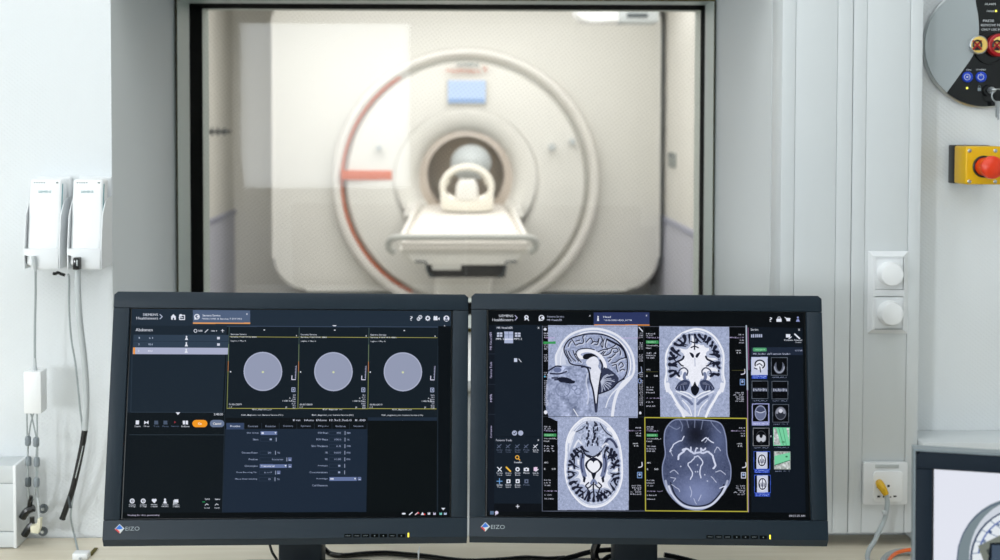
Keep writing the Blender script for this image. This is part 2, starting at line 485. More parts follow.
def draw_left():
    q = [(131, 310), (452.3, 311), (450, 516.5), (120.5, 518.5)]
    c = Canvas(q, 1284, 828, (13, 20, 25))
    nav, pan, row = (33, 45, 58), (27, 38, 49), (47, 62, 79)
    c.rect(128, 308, 455, 326.5, nav)
    c.text('SIEMENS', 142, 316.8, 15, 2.4); c.text('Healthineers', 135.5, 320.5, 21.5, 2.6)
    c.line([(159, 315.5), (161.3, 317.6), (159, 319.8)], .8, (190, 200, 225))
    c.poly([(169.5, 318), (172.5, 315), (175.5, 318), (174.8, 318), (174.8, 320.8), (170.2, 320.8), (170.2, 318)], WH)
    c.rect(171.8, 318.8, 173.2, 320.8, nav)
    c.frame(178.6, 316.2, 183.6, 320.4, 1, WH); c.rect(178.6, 315, 180.8, 317.5, WH); c.line([(178, 318.5), (182, 318.5)], .8, WH)
    c.rect(192, 311, 249.4, 324, (80, 96, 124)); c.rect(192, 323.2, 249.4, 324.6, (222, 154, 92))
    c.ring(196, 317.6, 2.3, 1.1, WH, 1, 2.3); c.rect(193.4, 318, 195.2, 320.4, WH); c.rect(196, 316.6, 198, 318.4, WH)
    c.text('Siemens Service', 201.5, 317.2, 18, 2, WH); c.text('*01/01/1901 & Service, F 01Y M 0', 201, 320.6, 40, 2, WH)
    c.text('x', 245.3, 315.5, 1.6, 1.6, WH)
    for x, k in ((412, '?'), (420, 's'), (428.6, 'o'), (437.5, 'c'), (447.5, 'u')):
        if k == '?': c.text('?', x - 1.3, 320.5, 2.6, 4.2, WH)
        elif k == 's': c.ring(x-.8, 319, 1.4, .8, WH); c.ring(x+1, 317, 1.6, .8, WH); c.line([(x-1, 319.6), (x+1.4, 316.6)], .7, WH)
        elif k == 'o': c.ring(x, 318.2, 1.7, 1.3, WH); [c.line([(x+2.4*math.cos(a*PI/4), 318.2+2.4*math.sin(a*PI/4)), (x+1.6*math.cos(a*PI/4), 318.2+1.6*math.sin(a*PI/4))], .8, WH) for a in range(8)]
        elif k == 'c': c.rect(x-3, 317, x+1, 320.2, WH); c.ell(x-2, 316.8, 1, 1, WH); c.ell(x, 316.8, 1, 1, WH); c.poly([(x+1.2, 318.6), (x+3, 317), (x+3, 320.2)], WH)
        else: c.ell(x, 318.4, 3, 3, WH); c.ell(x, 317.6, 1.2, 1.2, (70, 80, 105)); c.rect(x-1.8, 319.2, x+1.8, 320.6, (70, 80, 105))
    # protocol list
    c.poly([(127, 326.5), (226, 326.5), (221, 413), (123, 413)], pan)
    c.text('Abdomen', 134.6, 332.2, 17, 3, WH)
    c.ring(194.5, 331.6, 1.5, .7, WH); c.text('500', 197.4, 332.4, 4, 1.8, WH); c.line([(204, 333), (207, 330.3)], .8, WH)
    c.text('mm', 210, 332.4, 3.6, 1.4, WH); c.poly([(214.6, 331), (216.4, 331), (215.5, 332.3)], WH); c.text('+', 220, 333, 3.2, 3.2, WH)
    for i, y in enumerate((335.6, 342.2, 348.3)):
        y1 = (342, 348.1, 355)[i]; x0 = 132.6 - i*.35
        c.poly([(x0, y), (227.5, y), (227.2, y1), (x0-.3, y1)], (168, 174, 200) if i == 2 else row)
        ym = (y + y1)/2; k = (222, 224, 236) if i == 2 else (170, 182, 206)
        c.text(str(i+1), x0+5, ym+.8, 1.1, 1.7, k); c.text('fl2d' if i else 't1', x0+15, ym+.8, 4.2, 1.6, k)
        xm = 185.5 - i*.2; c.ell(xm, ym-1.4, .8, .9, WH); c.poly([(xm-1.7, ym+1.9), (xm-.6, ym-.5), (xm+.6, ym-.5), (xm+1.7, ym+1.9)], WH)
        if i < 2: c.rect(216, ym-1.3, 218.8, ym+1.3, (205, 210, 226))
    c.line([(131, 342.1), (227, 342.1)], .25, (28, 38, 50)); c.rect(132, 348.3, 134, 355, (240, 150, 60))
    c.poly([(226.6, 348.3), (228.8, 351.4), (226.6, 355)], (178, 184, 208))
    c.line([(131, 355.4), (129.5, 412.6), (223, 412.6), (226, 355)], .4, (54, 68, 82))
    # tool row
    c.poly([(174.3, 412.7), (178.9, 412.7), (176.6, 415.4)], WH); c.text('2:40:00', 212.5, 415.6, 9, 2.2, WH)
    for i, x in enumerate((136, 145, 154.8, 164, 173.5, 184)):
        k = WH if i in (0, 1, 5) else (88, 102, 128)
        if i == 0: c.rect(x-1.7, 420.8, x+1.7, 424.8, k)
        elif i == 1: c.poly([(x-2.2, 420.8), (x+.4, 422.8), (x-2.2, 424.8)], k); c.poly([(x+2.2, 420.8), (x-.4, 422.8), (x+2.2, 424.8)], k)
        elif i == 4: c.poly([(x-.6, 421.2), (x+1.3, 422.4), (x-.6, 423.6)], (150, 50, 60))
        elif i == 5: c.rect(x-2.6, 420.9, x+2.6, 424.8, k); c.line([(x, 420.9), (x, 424.8)], .5, (30, 40, 55))
        else: c.rect(x-2, 421, x+2, 424.8, k, .8)
        c.text(('Start', 'Skip', 'Test', 'Pause', 'Settings', 'Inline')[i], x-2.8 - (i > 3), 427.3, 5.8 + 2*(i > 3), 1.5, k)
    for x0, x1, k, s in ((191, 206, (240, 152, 34), 'Go'), (208.5, 223, (104, 118, 146), 'Cancel')):
        c.poly([(x, y) for x, y in rrect(x0, 420.2, x1, 427.4, 3.5)], k); c.text(s, (x0+x1)/2-(1.7 if s == 'Go' else 4), 424.9, 3.4 if s == 'Go' else 8, 2.2, (250, 246, 238))
    c.line([(128, 435), (223, 435)], .5, (52, 64, 74))
    # bottom icons
    for i, x in enumerate((130.5, 141.5, 152.5, 163.3, 174.5)):
        if i < 2: c.ring(x, 500.8, 1.9, 1.2, WH); c.ell(x, 500.8, .7, .7, WH)
        elif i == 2: c.ell(x-1.1, 499.9, 1.4, 1.4, WH); c.ell(x+1.1, 499.9, 1.4, 1.4, WH); c.poly([(x-2.5, 500.5), (x+2.5, 500.5), (x, 503.2)], WH)
        elif i == 3: c.ell(x, 499.4, 1.1, 1.2, WH); c.poly([(x-2, 503.2), (x-.9, 500.4), (x+.9, 500.4), (x+2, 503.2)], WH)
        else: c.rect(x-2, 499.2, x+2.2, 502.6, WH); c.line([(x-2.6, 500.2), (x-2.6, 503.2), (x+1, 503.2)], .7, WH)
        c.text(('Scan', 'Sound', 'Physio', 'Table', 'Patient')[i], x-3.2, 505.2, 6.4, 1.4, WH); c.text(('Settings', 'Settings', 'Display', 'Display', 'Comfort')[i], x-3.4, 507, 6.8, 1.4, WH)
    for x, s in ((205, 'SAR'), (215, 'Stimu')):
        c.text(s, x-1.8, 499.8, 5.2, 1.6, WH); c.line([(x-1.5, 505), (x, 503.6), (x+1.6, 504.6)], .7, WH); c.text('Level', x-2, 508.2, 4.8, 1.3, WH)
    c.rect(200.5, 501.4, 203.5, 502.2, (40, 160, 90)); c.text('Waiting for slice positioning', 125.6, 516, 32, 2, (206, 200, 226))
    c.line([(122, 512.6), (222, 512.3)], .4, (34, 44, 54)); c.line([(223.5, 414), (220.7, 512)], .4, (44, 56, 68))
    # three view ports
    c.poly([(227.8, 327), (440, 327.6), (437.6, 421), (224.4, 421)], (19, 28, 36))
    xs = [228.3, 298.7, 369, 438.7]; xb = [225.8, 297, 367.6, 437.4]
    for i in range(3):
        x0, x1, b0, b1 = xs[i], xs[i+1], xb[i], xb[i+1]
        c.line([(x0+.5, 337.3), (x1-.5, 337.6)], .55, (176, 170, 88)); c.line([(b0+.5, 408.6), (b1-.5, 408.8)], .6, (186, 180, 84))
        def side(xa, xz, y): return xa + (xz - xa)*(y - 328)/(81.)
        for ya, yb, k in ((328, 345, (66, 84, 84)), (345, 362, (110, 130, 96)), (362, 372, (186, 120, 72)), (372, 409, (128, 136, 78))):
            c.line([(side(x0, b0, ya), ya), (side(x0, b0, yb), yb)], .7, k)
        cx = (262, 333, 403.2)[i]
        c.ell(cx, 371.8, 19.5, 19.6, (134, 142, 168)); c.ell(cx, 371.9, 18.6, 18.7, (146, 153, 177)); c.ring(cx, 371.8, 18.9, .8, (184, 190, 212), .8); c.ell(cx, 372.4, 1.1, 1.1, (206, 214, 170))
        c.text('Siemens Service', x0+1.4, 335.6, 16, 1.5); c.text('Service, F 01Y M 0, 0001', x0+1.4, 338.4, 26, 1.5); c.text('Lights / Phy 0', x0+1.6, 342.4, 15, 1.6)
        c.rect(cx+1.3-.5, 330, cx+1.3+1, 331, WH); c.rect(x1-3.2, 335.4, x1-2.4, 336.8, WH); c.ell(x0-.2+1.4, 372.2, .7, .8, WH)
        r = side(x1, b1, 372)
        c.line([(r-2.2, 366), (r-3, 379.6)], .5, (190, 190, 222)); [c.line([(r-2.3-.06*j, 367+1.5*j), (r-3.3-.06*j, 367+1.5*j)], .4, (190, 190, 222)) for j in range(8)]
        c.line([(r-6.6, 376), (r-6.8, 379.8), (r-3.2, 379.8)], .9, (214, 214, 236))
        c.frame(r-6.8, 388, r-3.6, 391.8, .8, (168, 178, 210)); c.rect(r-5.8, 389, r-4.6, 390.8, (168, 178, 210))
        scribble(c, r-3.2, 396, 7, 2.1, 2.5, 4, True, 3+i, h=1.5); c.text('1100 SLR', r-16, 401.8, 10, 1.5); c.text('A', r-9.6, 399, 1.5, 1.6); c.text('P', r-13, 408.6, 1.4, 2)
        c.text('01/01/2019', b0+2, 405.5, 12.6, 1.7); c.text('1:7', b0+2, 408, 3, 1.3)
        c.text('fl2d1_diagnostic_cor', cx-11, 410.6, 20, 1.7); c.text('fl2d1_diagnostic_cor, Siemens Service (101)', cx-22, 416.2, 42, 1.8)
    c.line([(438.9, 328), (437.6, 514)], .4, (46, 56, 70))
    c.poly([(332, 325.4), (336.6, 325.4), (334.3, 327.6)], WH); c.poly([(443.6, 327.4), (447.6, 327.4), (445.6, 325)], WH); c.poly([(400.2, 418.4), (404.8, 418.4), (402.5, 420.8)], WH)
    c.rect(226, 326.4, 440, 327.4, (52, 66, 86)); c.rect(367.6, 417.3, 437.6, 420.6, (29, 41, 56))
    c.rect(438.9, 326, 453, 515, (8, 13, 17)); c.poly([(367.4, 420.8), (437.5, 420.8), (436, 516), (365.6, 516)], (8, 13, 15))
    # parameter card
    c.poly([(224.4, 418), (367.4, 418), (367.2, 429), (224, 429)], (11, 16, 20)); c.poly([(224, 429), (367.2, 429), (365.6, 512), (220.8, 512.4)], (27, 39, 55))
    c.rect(225, 423, 243, 429.6, (52, 68, 98))
    for i, s in enumerate(('Routine', 'Contrast', 'Resolution', 'Geometry', 'System', 'Physio', 'Inline', 'Sequence')):
        x = 234 + i*17.7; c.text(s, x-5, 427.2, 10, 1.9, (214, 220, 236) if i == 0 else (150, 160, 186)); c.line([(x+8.8, 423.2), (x+8.8, 428.8)], .3, (52, 62, 76))
    for x, w, s in ((293.5, 6, '1 mm'), (305, 8, 'Auto'), (317, 9, 'None'), (330, 21, '2.3x2.3x6.0'), (356, 9, '1.00')):
        c.text(s, x, 421.2, w, 2, (208, 214, 232)); c.rect(x-1.4, 419.4, x-.6, 421.2, (208, 214, 232))
    def field(lab, y, xr, x0, x1, val, hot=False, unit='', btn=False, lw=12):
        c.text(lab, xr-lw, y+.8, lw, 1.8, (158, 170, 198))
        if hot: c.rect(x0, y-1.8, x1, y+1.9, (100, 116, 158))
        else: c.frame(x0, y-1.7, x1-2, y+1.8, .25, (54, 68, 88))
        if val: c.text(val, (x0+1) if hot else x1-6-len(val), y+.8, 1+1.15*len(val), 1.7, (218, 222, 240) if hot else (150, 162, 192))
        if hot: c.poly([(x1-2.6, y-.9), (x1-.6, y-.9), (x1-1.6, y+.9)], WH)
        else: c.line([(x1-.3, y-1.6), (x1-.3, y+1.7)], .8, (150, 160, 186)); 
        if unit: c.text(unit, x1+1.6, y+.8, 1.8+.9*len(unit), 1.6, (150, 162, 192))
        if btn: c.rect(x1+1, y-1.9, x1+4.6, y+1.7, (98, 112, 150)); c.rect(x1+1.8, y+.3, x1+3.8, y+1, (190, 198, 222))
    field('Slice Group', 433.2, 257.4, 259.4, 276, '1', True); field('Slices', 439.6, 257.2, 259.4, 275.4, '1', lw=5.5)
    field('Distance Factor', 452.8, 256.6, 258.8, 274.6, '20', unit='%', lw=16); field('Position', 459.4, 256.5, 258.6, 286, 'Isocenter', btn=True, lw=9)
    field('Orientation', 466, 256.3, 258.4, 286, 'Transversal', True, btn=True, lw=13); field('Phase Encoding Dir.', 472.5, 255.8, 258, 274.6, 'A >> P', btn=True, lw=21); field('Phase Oversampling', 479.1, 255.6, 257.8, 274, '0', unit='%', lw=22)
    for j, (lab, val, un, lw) in enumerate((('FOV Read', '300', 'mm', 10), ('FOV Phase', '100.0', '%', 11.5), ('Slice Thickness', '6.0', 'mm', 16.5), ('TR', '160.0', 'ms', 3), ('TE', '11.00', 'ms', 3), ('Averages', '1', '', 10), ('Concatenations', '1', '', 18))):
        field(lab, 433 + j*6.55, 327.2 - j*.1, 328.6, 344.8 - j*.1, val, unit=un, lw=lw)
    field('AutoAlign', 478.8, 326.6, 328.4, 356, '--', True, btn=True, lw=11.5); c.text('Coil Elements', 311, 486.2, 15.5, 1.8, (158, 170, 198))
    # task bar
    c.poly([(121, 512.4), (452, 511.6), (450, 517), (120, 519)], (6, 9, 11)); c.text('Waiting for slice positioning', 125.6, 516, 32, 2, (206, 200, 226))
    for i, (x, k) in enumerate(((403.5, WH), (410.5, WH), (416.5, (226, 200, 210)), (422.5, WH), (429, WH), (434.6, (206, 200, 226)), (441, (120, 200, 190)), (445.6, (180, 196, 226)))):
        if i in (1, 2): c.line([(x-1.3, 514.6), (x+1.5, 512.4)], 1.1, k)
        elif i == 0: c.ell(x, 513.6, 2, 1, k)
        elif i == 3: c.poly([(x-1.8, 514.8), (x, 511.8), (x+1.8, 514.8)], k); c.ell(x+2, 514.2, .8, .9, (220, 60, 50))
        else: c.rect(x-1.3, 512.4, x+1.3, 514.7, k); c.rect(x-.5, 512.2, x+.3, 513.2, (30, 40, 50))
    c.poly([(441.4, 508), (445.6, 508), (443.5, 510.2)], WH); c.ell(418.4, 513, .7, .8, (220, 60, 70))
    return c

BGC, WM, DK, GY = (158, 168, 197), (228, 231, 242), (22, 25, 42), (136, 147, 178)

def sulci(c, bd, ctr, n, l0, l1, w, seed, col=DK, skip=None):
    """dark folds running inwards from an outline"""
    r = random.Random(seed); bd = sm(bd, 8, True); m = len(bd); todo = []
    for i in range(n):
        p = bd[int((i + r.uniform(-.25, .25))*m/n) % m]
        if skip and skip(p): continue
        dx, dy = ctr[0]-p[0], ctr[1]-p[1]; d = math.hypot(dx, dy); a = math.atan2(dy, dx) + r.uniform(-.5, .5); L = r.uniform(l0, l1)
        pts = [p]; x, y = p
        for k in range(4):
            a += r.uniform(-.45, .45); x += math.cos(a)*L/4; y += math.sin(a)*L/4; pts.append((x, y))
        todo.append((sm(pts, 3), w*r.uniform(.8, 1.4), True))
        if r.random() < .6:
            s = r.choice((-1, 1)); q = pts[2]; b = a + s*r.uniform(.8, 1.3)
            todo.append(([q, (q[0]+math.cos(b)*L*.3, q[1]+math.sin(b)*L*.3)], w*.8, False))
    for p, ww, tp in todo: c.line(p, ww*1.5 + 1., (160, 170, 198), .8)
    for p, ww, tp in todo: c.line(p, ww, col, .95, taper=tp)

def draw_sagittal(c):
    t = lambda p: T(540, 320, 5.6, p)
    bg = t([(48, 30), (552, 30), (552, 548), (48, 548)]); c.poly(bg, BGC); c.noise(bg, 9, .7)
    face = t(sm([(52, 270), (100, 255), (160, 250), (250, 262), (285, 300), (300, 400), (310, 545), (52, 545)], 5, True)); c.poly(face, (150, 160, 190)); c.noise(face, 15, 1.3); c.noise(face, 16, 6.)
    outer = [(95, 255), (92, 205), (112, 160), (135, 120), (180, 80), (255, 54), (340, 52), (425, 80), (485, 130), (522, 195), (532, 265), (522, 310), (490, 350), (455, 385)]
    head = t(sm(outer + [(400, 420), (330, 430), (300, 400), (260, 270), (150, 258)], 5, True)); c.poly(head, (176, 185, 210)); c.noise(head, 8, .9)
    c.line(t(sm(outer, 5)), 2.2, (226, 229, 240)); inner = [(118, 250), (120, 205), (140, 150), (185, 105), (255, 72), (335, 70), (415, 97), (470, 142), (503, 200), (512, 262), (500, 310)]
    c.line(t(sm(inner, 5)), 1.2, (236, 238, 246)); c.line(t(sm([(x*.97+9, y*.97+6) for x, y in inner], 5)), .7, (150, 160, 190))
    c.poly(t([(95, 180), (130, 150), (150, 250), (95, 255)]), (214, 219, 234), .7)
    brain = [(140, 150), (172, 108), (240, 84), (310, 78), (375, 88), (440, 122), (478, 172), (494, 235), (488, 300), (462, 335), (415, 350), (350, 300), (260, 262), (180, 248), (158, 215), (140, 180)]
    B_ = t(sm(brain, 6, True)); c.poly(B_, (150, 160, 190)); c.noise(B_, 13, 1.)
    c.line(B_ + B_[:1], 1.2, DK)
    # gyri: light ribbons beside dark folds
    r = random.Random(8); t1 = lambda p: T(545, 322, 11.2, p); t2 = lambda p: T(590, 322, 11.2, p)
    folds = [t1(p) for p in ([(300, 185), (330, 230), (350, 260), (385, 245), (425, 240), (440, 215), (430, 170), (445, 155)], [(355, 215), (395, 205)], [(470, 225), (500, 190), (525, 185), (545, 230)], [(265, 275), (280, 240), (300, 215)],
        [(270, 330), (300, 390), (350, 440)], [(320, 320), (345, 385), (385, 440)], [(352, 350), (372, 400), (412, 452)], [(240, 320), (262, 380), (300, 440)], [(345, 365), (370, 320), (420, 300), (500, 300), (560, 312)])]
    folds += [t2(p) for p in ([(20, 245), (50, 220), (90, 225), (110, 185), (92, 250), (60, 255)], [(130, 160), (150, 200), (130, 250), (150, 285), (155, 230), (168, 190)], [(195, 200), (180, 270), (210, 300), (280, 270), (305, 240)],
        [(240, 345), (258, 300), (310, 300), (322, 330), (285, 345), (270, 330)], [(330, 290), (352, 340), (345, 372)], [(405, 400), (340, 420), (300, 450), (250, 462)], [(240, 345), (200, 370), (150, 372), (180, 332)], [(205, 405), (240, 400), (268, 380), (292, 358)],
        [(330, 485), (358, 452), (382, 488), (350, 512)], [(258, 490), (300, 478), (310, 530), (322, 560)], [(100, 335), (160, 310), (205, 312)], [(215, 445), (240, 420)], [(400, 540), (370, 530), (345, 548)], [(160, 330), (120, 372), (90, 360)])]
    for p in folds: c.line([(x + .75, y + .7) for x, y in sm(p, 4)], 1.5, (205, 211, 230), .85)
    for p in folds: c.line(sm(p, 4), .95, DK, .95)
    c.line(t2(sm([(200, 195), (290, 240), (350, 275), (395, 330), (412, 400)], 4)), 1.9, DK)
    c.line(t(sm([(238, 212), (222, 200), (228, 182), (262, 172), (300, 178), (338, 200), (362, 236), (370, 262)], 5)), 3.4, (232, 234, 244))
    c.poly(t(sm([(243, 208), (255, 192), (290, 188), (318, 200), (326, 212), (296, 212), (270, 220), (252, 220)], 4, True)), (14, 16, 26))
    c.line(t(sm([(340, 225), (352, 250), (350, 285), (365, 270)], 4)), 1.6, DK)
    cb = t(sm([(342, 292), (372, 270), (405, 285), (440, 318), (440, 345), (400, 385), (332, 415), (330, 370)], 5, True)); c.poly(cb, (50, 56, 80))
    for a in np.linspace(-.9, 1.5, 9):
        L = 80*r.uniform(.7, 1.05); c.line(t(sm([(345, 345), (345+L*.5*math.cos(a-.1), 345+L*.5*math.sin(a-.2)), (345+L*math.cos(a), 345+L*.8*math.sin(a))], 3)), .9, (190, 197, 218), .95)
        c.line(t([(350+L*.62*math.cos(a-.12), 345+L*.5*math.sin(a-.1)), (350+L*.95*math.cos(a-.22), 345+L*.72*math.sin(a-.2))]), .5, (150, 158, 186), .9)
    c.line(t(sm([(330, 415), (400, 388), (440, 350), (475, 330)], 4)), 1.2, DK)
    st = t(sm([(262, 232), (290, 208), (318, 208), (334, 235), (330, 262), (344, 290), (338, 330), (330, 370), (326, 420), (318, 470), (312, 470), (306, 420), (296, 370), (284, 330), (282, 295), (290, 268), (268, 255)], 5, True))
    c.poly(st, (222, 225, 238)); c.noise(st, 4, 1.)
    c.line(t(sm([(246, 262), (268, 268), (280, 300), (284, 335), (298, 385), (306, 430), (316, 515)], 5)), 1.6, DK)
    c.line(t(sm([(345, 300), (338, 345), (330, 400), (326, 440), (320, 512)], 5)), 1.3, DK); c.line(t([(318, 470), (317, 512)]), 1.2, (60, 66, 92))
    for pts in ([(255, 262), (236, 264)], [(50, 285), (90, 260), (120, 262)], [(60, 300), (110, 302), (150, 290)], [(85, 335), (140, 335), (195, 345)], [(70, 325), (100, 325)]):
        c.line(t(sm(pts, 3)), 1.5, (34, 38, 60), .95)
    c.poly(t(sm([(100, 325), (150, 322), (195, 345), (185, 356), (120, 350)], 4, True)), (24, 28, 46)); c.ell(*T(540, 320, 5.6, [(100, 280)])[0], 4, 2.6, (96, 106, 142), .9)
    for x, y, R in ((150, 288, 14), (215, 400, 18), (130, 390, 40), (195, 380, 14)): c.ring(540+x/5.6, 320+y/5.6, R/5.6, .8, (108, 118, 150), .7)
    c.line(t(sm([(512, 320), (470, 352), (440, 400), (420, 460), (408, 540)], 5)), 3., (226, 229, 240)); c.line(t(sm([(450, 372), (410, 410), (385, 450), (372, 490)], 5)), 1.1, (222, 226, 238)); c.line(t([(190, 500), (215, 540)]), 1., (226, 229, 240))
    c.line(t(sm([(270, 300), (262, 350), (275, 420), (268, 470)], 5)), 1.4, (206, 212, 230), .8)

def draw_axial(c):
    t = lambda p: T(540, 415, 5.6, p)
    bg = t([(100, 8), (500, 12), (500, 535), (100, 535)]); c.poly(bg, BGC); c.noise(bg, 9, .7)
    out = [(240, 22), (300, 14), (345, 25), (400, 70), (438, 130), (456, 200), (464, 290), (460, 370), (430, 445), (370, 502), (300, 518), (240, 503), (185, 448), (152, 380), (140, 300), (146, 220), (150, 150), (180, 78)]
    O = t(sm(out, 5, True)); c.poly(O, (214, 219, 234)); c.noise(O, 7, .9)
    c.line(O + O[:1], 1.4, (236, 238, 246)); inn = t(sm([(302 + (x-302)*.915, 300 + (y-300)*.925) for x, y in out], 5, True)); c.line(inn + inn[:1], .7, (158, 168, 196))
    sk = [(300, 40), (350, 52), (400, 110), (425, 150), (445, 230), (448, 310), (440, 380), (405, 440), (355, 478), (300, 488), (250, 478), (200, 440), (166, 380), (156, 310), (160, 230), (185, 150), (205, 90), (245, 50)]
    br = t(sm([(235, 180), (190, 205), (168, 260), (160, 320), (172, 385), (205, 438), (252, 474), (302, 484), (352, 474), (402, 436), (434, 385), (444, 320), (438, 250), (415, 205), (370, 182), (345, 205), (302, 235), (258, 215)], 5, True))
    c.poly(t(sm(sk, 5, True)), (170, 180, 206)); fr = t(sm([(245, 60), (350, 60), (410, 130), (360, 180), (300, 230), (240, 175), (210, 120)], 5, True)); c.noise(fr, 22, 1.2)
    r = random.Random(3)
    for x0 in (270, 302, 318):
        for k in range(9):
            x, y = x0 + r.uniform(-9, 9), 45 + k*15 + r.uniform(-4, 4); c.ell(540+x/5.6, 415+y/5.6, r.uniform(.5, 1.3), r.uniform(1., 2.2), (26, 30, 48), .92)
    for pts, k, w in (([(205, 95), (240, 78), (255, 62)], DK, .8), ([(340, 50), (370, 95), (405, 120)], DK, 1.), ([(360, 175), (385, 135), (415, 150), (432, 180)], (50, 56, 84), 2.4), ([(190, 190), (215, 145), (240, 170), (255, 190)], (228, 231, 242), 1.8), ([(352, 178), (372, 160), (385, 172)], (232, 234, 244), 1.8), ([(250, 100), (228, 120), (238, 160)], (190, 198, 220), 1.), ([(165, 150), (175, 120), (190, 100)], (236, 238, 246), 3.2), ([(425, 130), (410, 95), (385, 78)], (236, 238, 246), 3.)):
        c.line(t(sm(pts, 4)), w, k, .9)
    c.poly(br, WM); c.noise(br, 5, 1.); c.line(br + br[:1], 1.3, DK)
    bd = [(235, 182), (190, 207), (168, 260), (160, 320), (172, 385), (205, 438), (252, 474), (302, 482), (352, 474), (402, 436), (434, 385), (444, 320), (438, 250), (415, 205), (370, 184)]
    sulci(c, t(bd), (540+302/5.6, 415+330/5.6), 30, 5.5, 11.5, 2.5, 12, skip=lambda p: p[1] < 449.5 and 584 < p[0] < 604)
    for s in (-1, 1):
        X = lambda d: 302 + s*d
        c.line(t(sm([(X(62), 232), (X(66), 270), (X(60), 310), (X(50), 345)], 4)), 4.6, (112, 122, 156)); c.line(t(sm([(X(66), 240), (X(70), 280), (X(62), 320)], 4)), 1.3, (58, 64, 94))
        c.poly(t([(X(58), 340), (X(44), 355), (X(50), 380), (X(60), 375)]), DK); c.line(t(sm([(X(40), 350), (X(30), 365), (X(48), 385)], 3)), 1.6, (234, 236, 246))
        c.line(t(sm([(X(8), 390), (X(30), 410), (X(45), 398), (X(28), 380)], 4)), 1.2, DK); c.line(t(sm([(X(20), 470), (X(24), 440), (X(34), 415)], 3)), 1.3, DK); c.line(t(sm([(X(60), 465), (X(62), 430)], 3)), 1.5, DK)
        c.line(t(sm([(X(90), 215), (X(72), 200), (X(64), 214), (X(60), 240)], 4)), 1.3, DK); c.line(t(sm([(X(120), 250), (X(96), 222), (X(84), 235)], 4)), 1.8, DK)
    c.line(t(sm([(302, 375), (300, 410), (303, 440), (302, 482)], 4)), 1.4, DK); c.line(t(sm([(288, 384), (302, 365), (318, 384)], 3)), 2.4, (120, 130, 164)); c.poly(t([(286, 320), (320, 320), (306, 360), (298, 360)]), (16, 20, 34))
    c.poly(t(sm([(302, 238), (345, 262), (350, 290), (325, 320), (302, 332), (278, 320), (255, 290), (262, 262)], 5, True)), DK)
    c.poly(t(sm([(302, 262), (322, 256), (338, 280), (330, 305), (302, 324), (275, 305), (266, 280), (282, 256)], 5, True)), (236, 238, 246)); c.poly(t([(294, 248), (310, 248), (302, 272)]), DK)
    c.line(t(sm([(245, 205), (262, 228), (285, 240)], 3)), 1.4, DK); c.line(t(sm([(340, 218), (325, 232)], 3)), 1.2, DK); c.poly(t(sm([(270, 180), (330, 178), (320, 215), (285, 215)], 4, True)), (168, 178, 204)); 

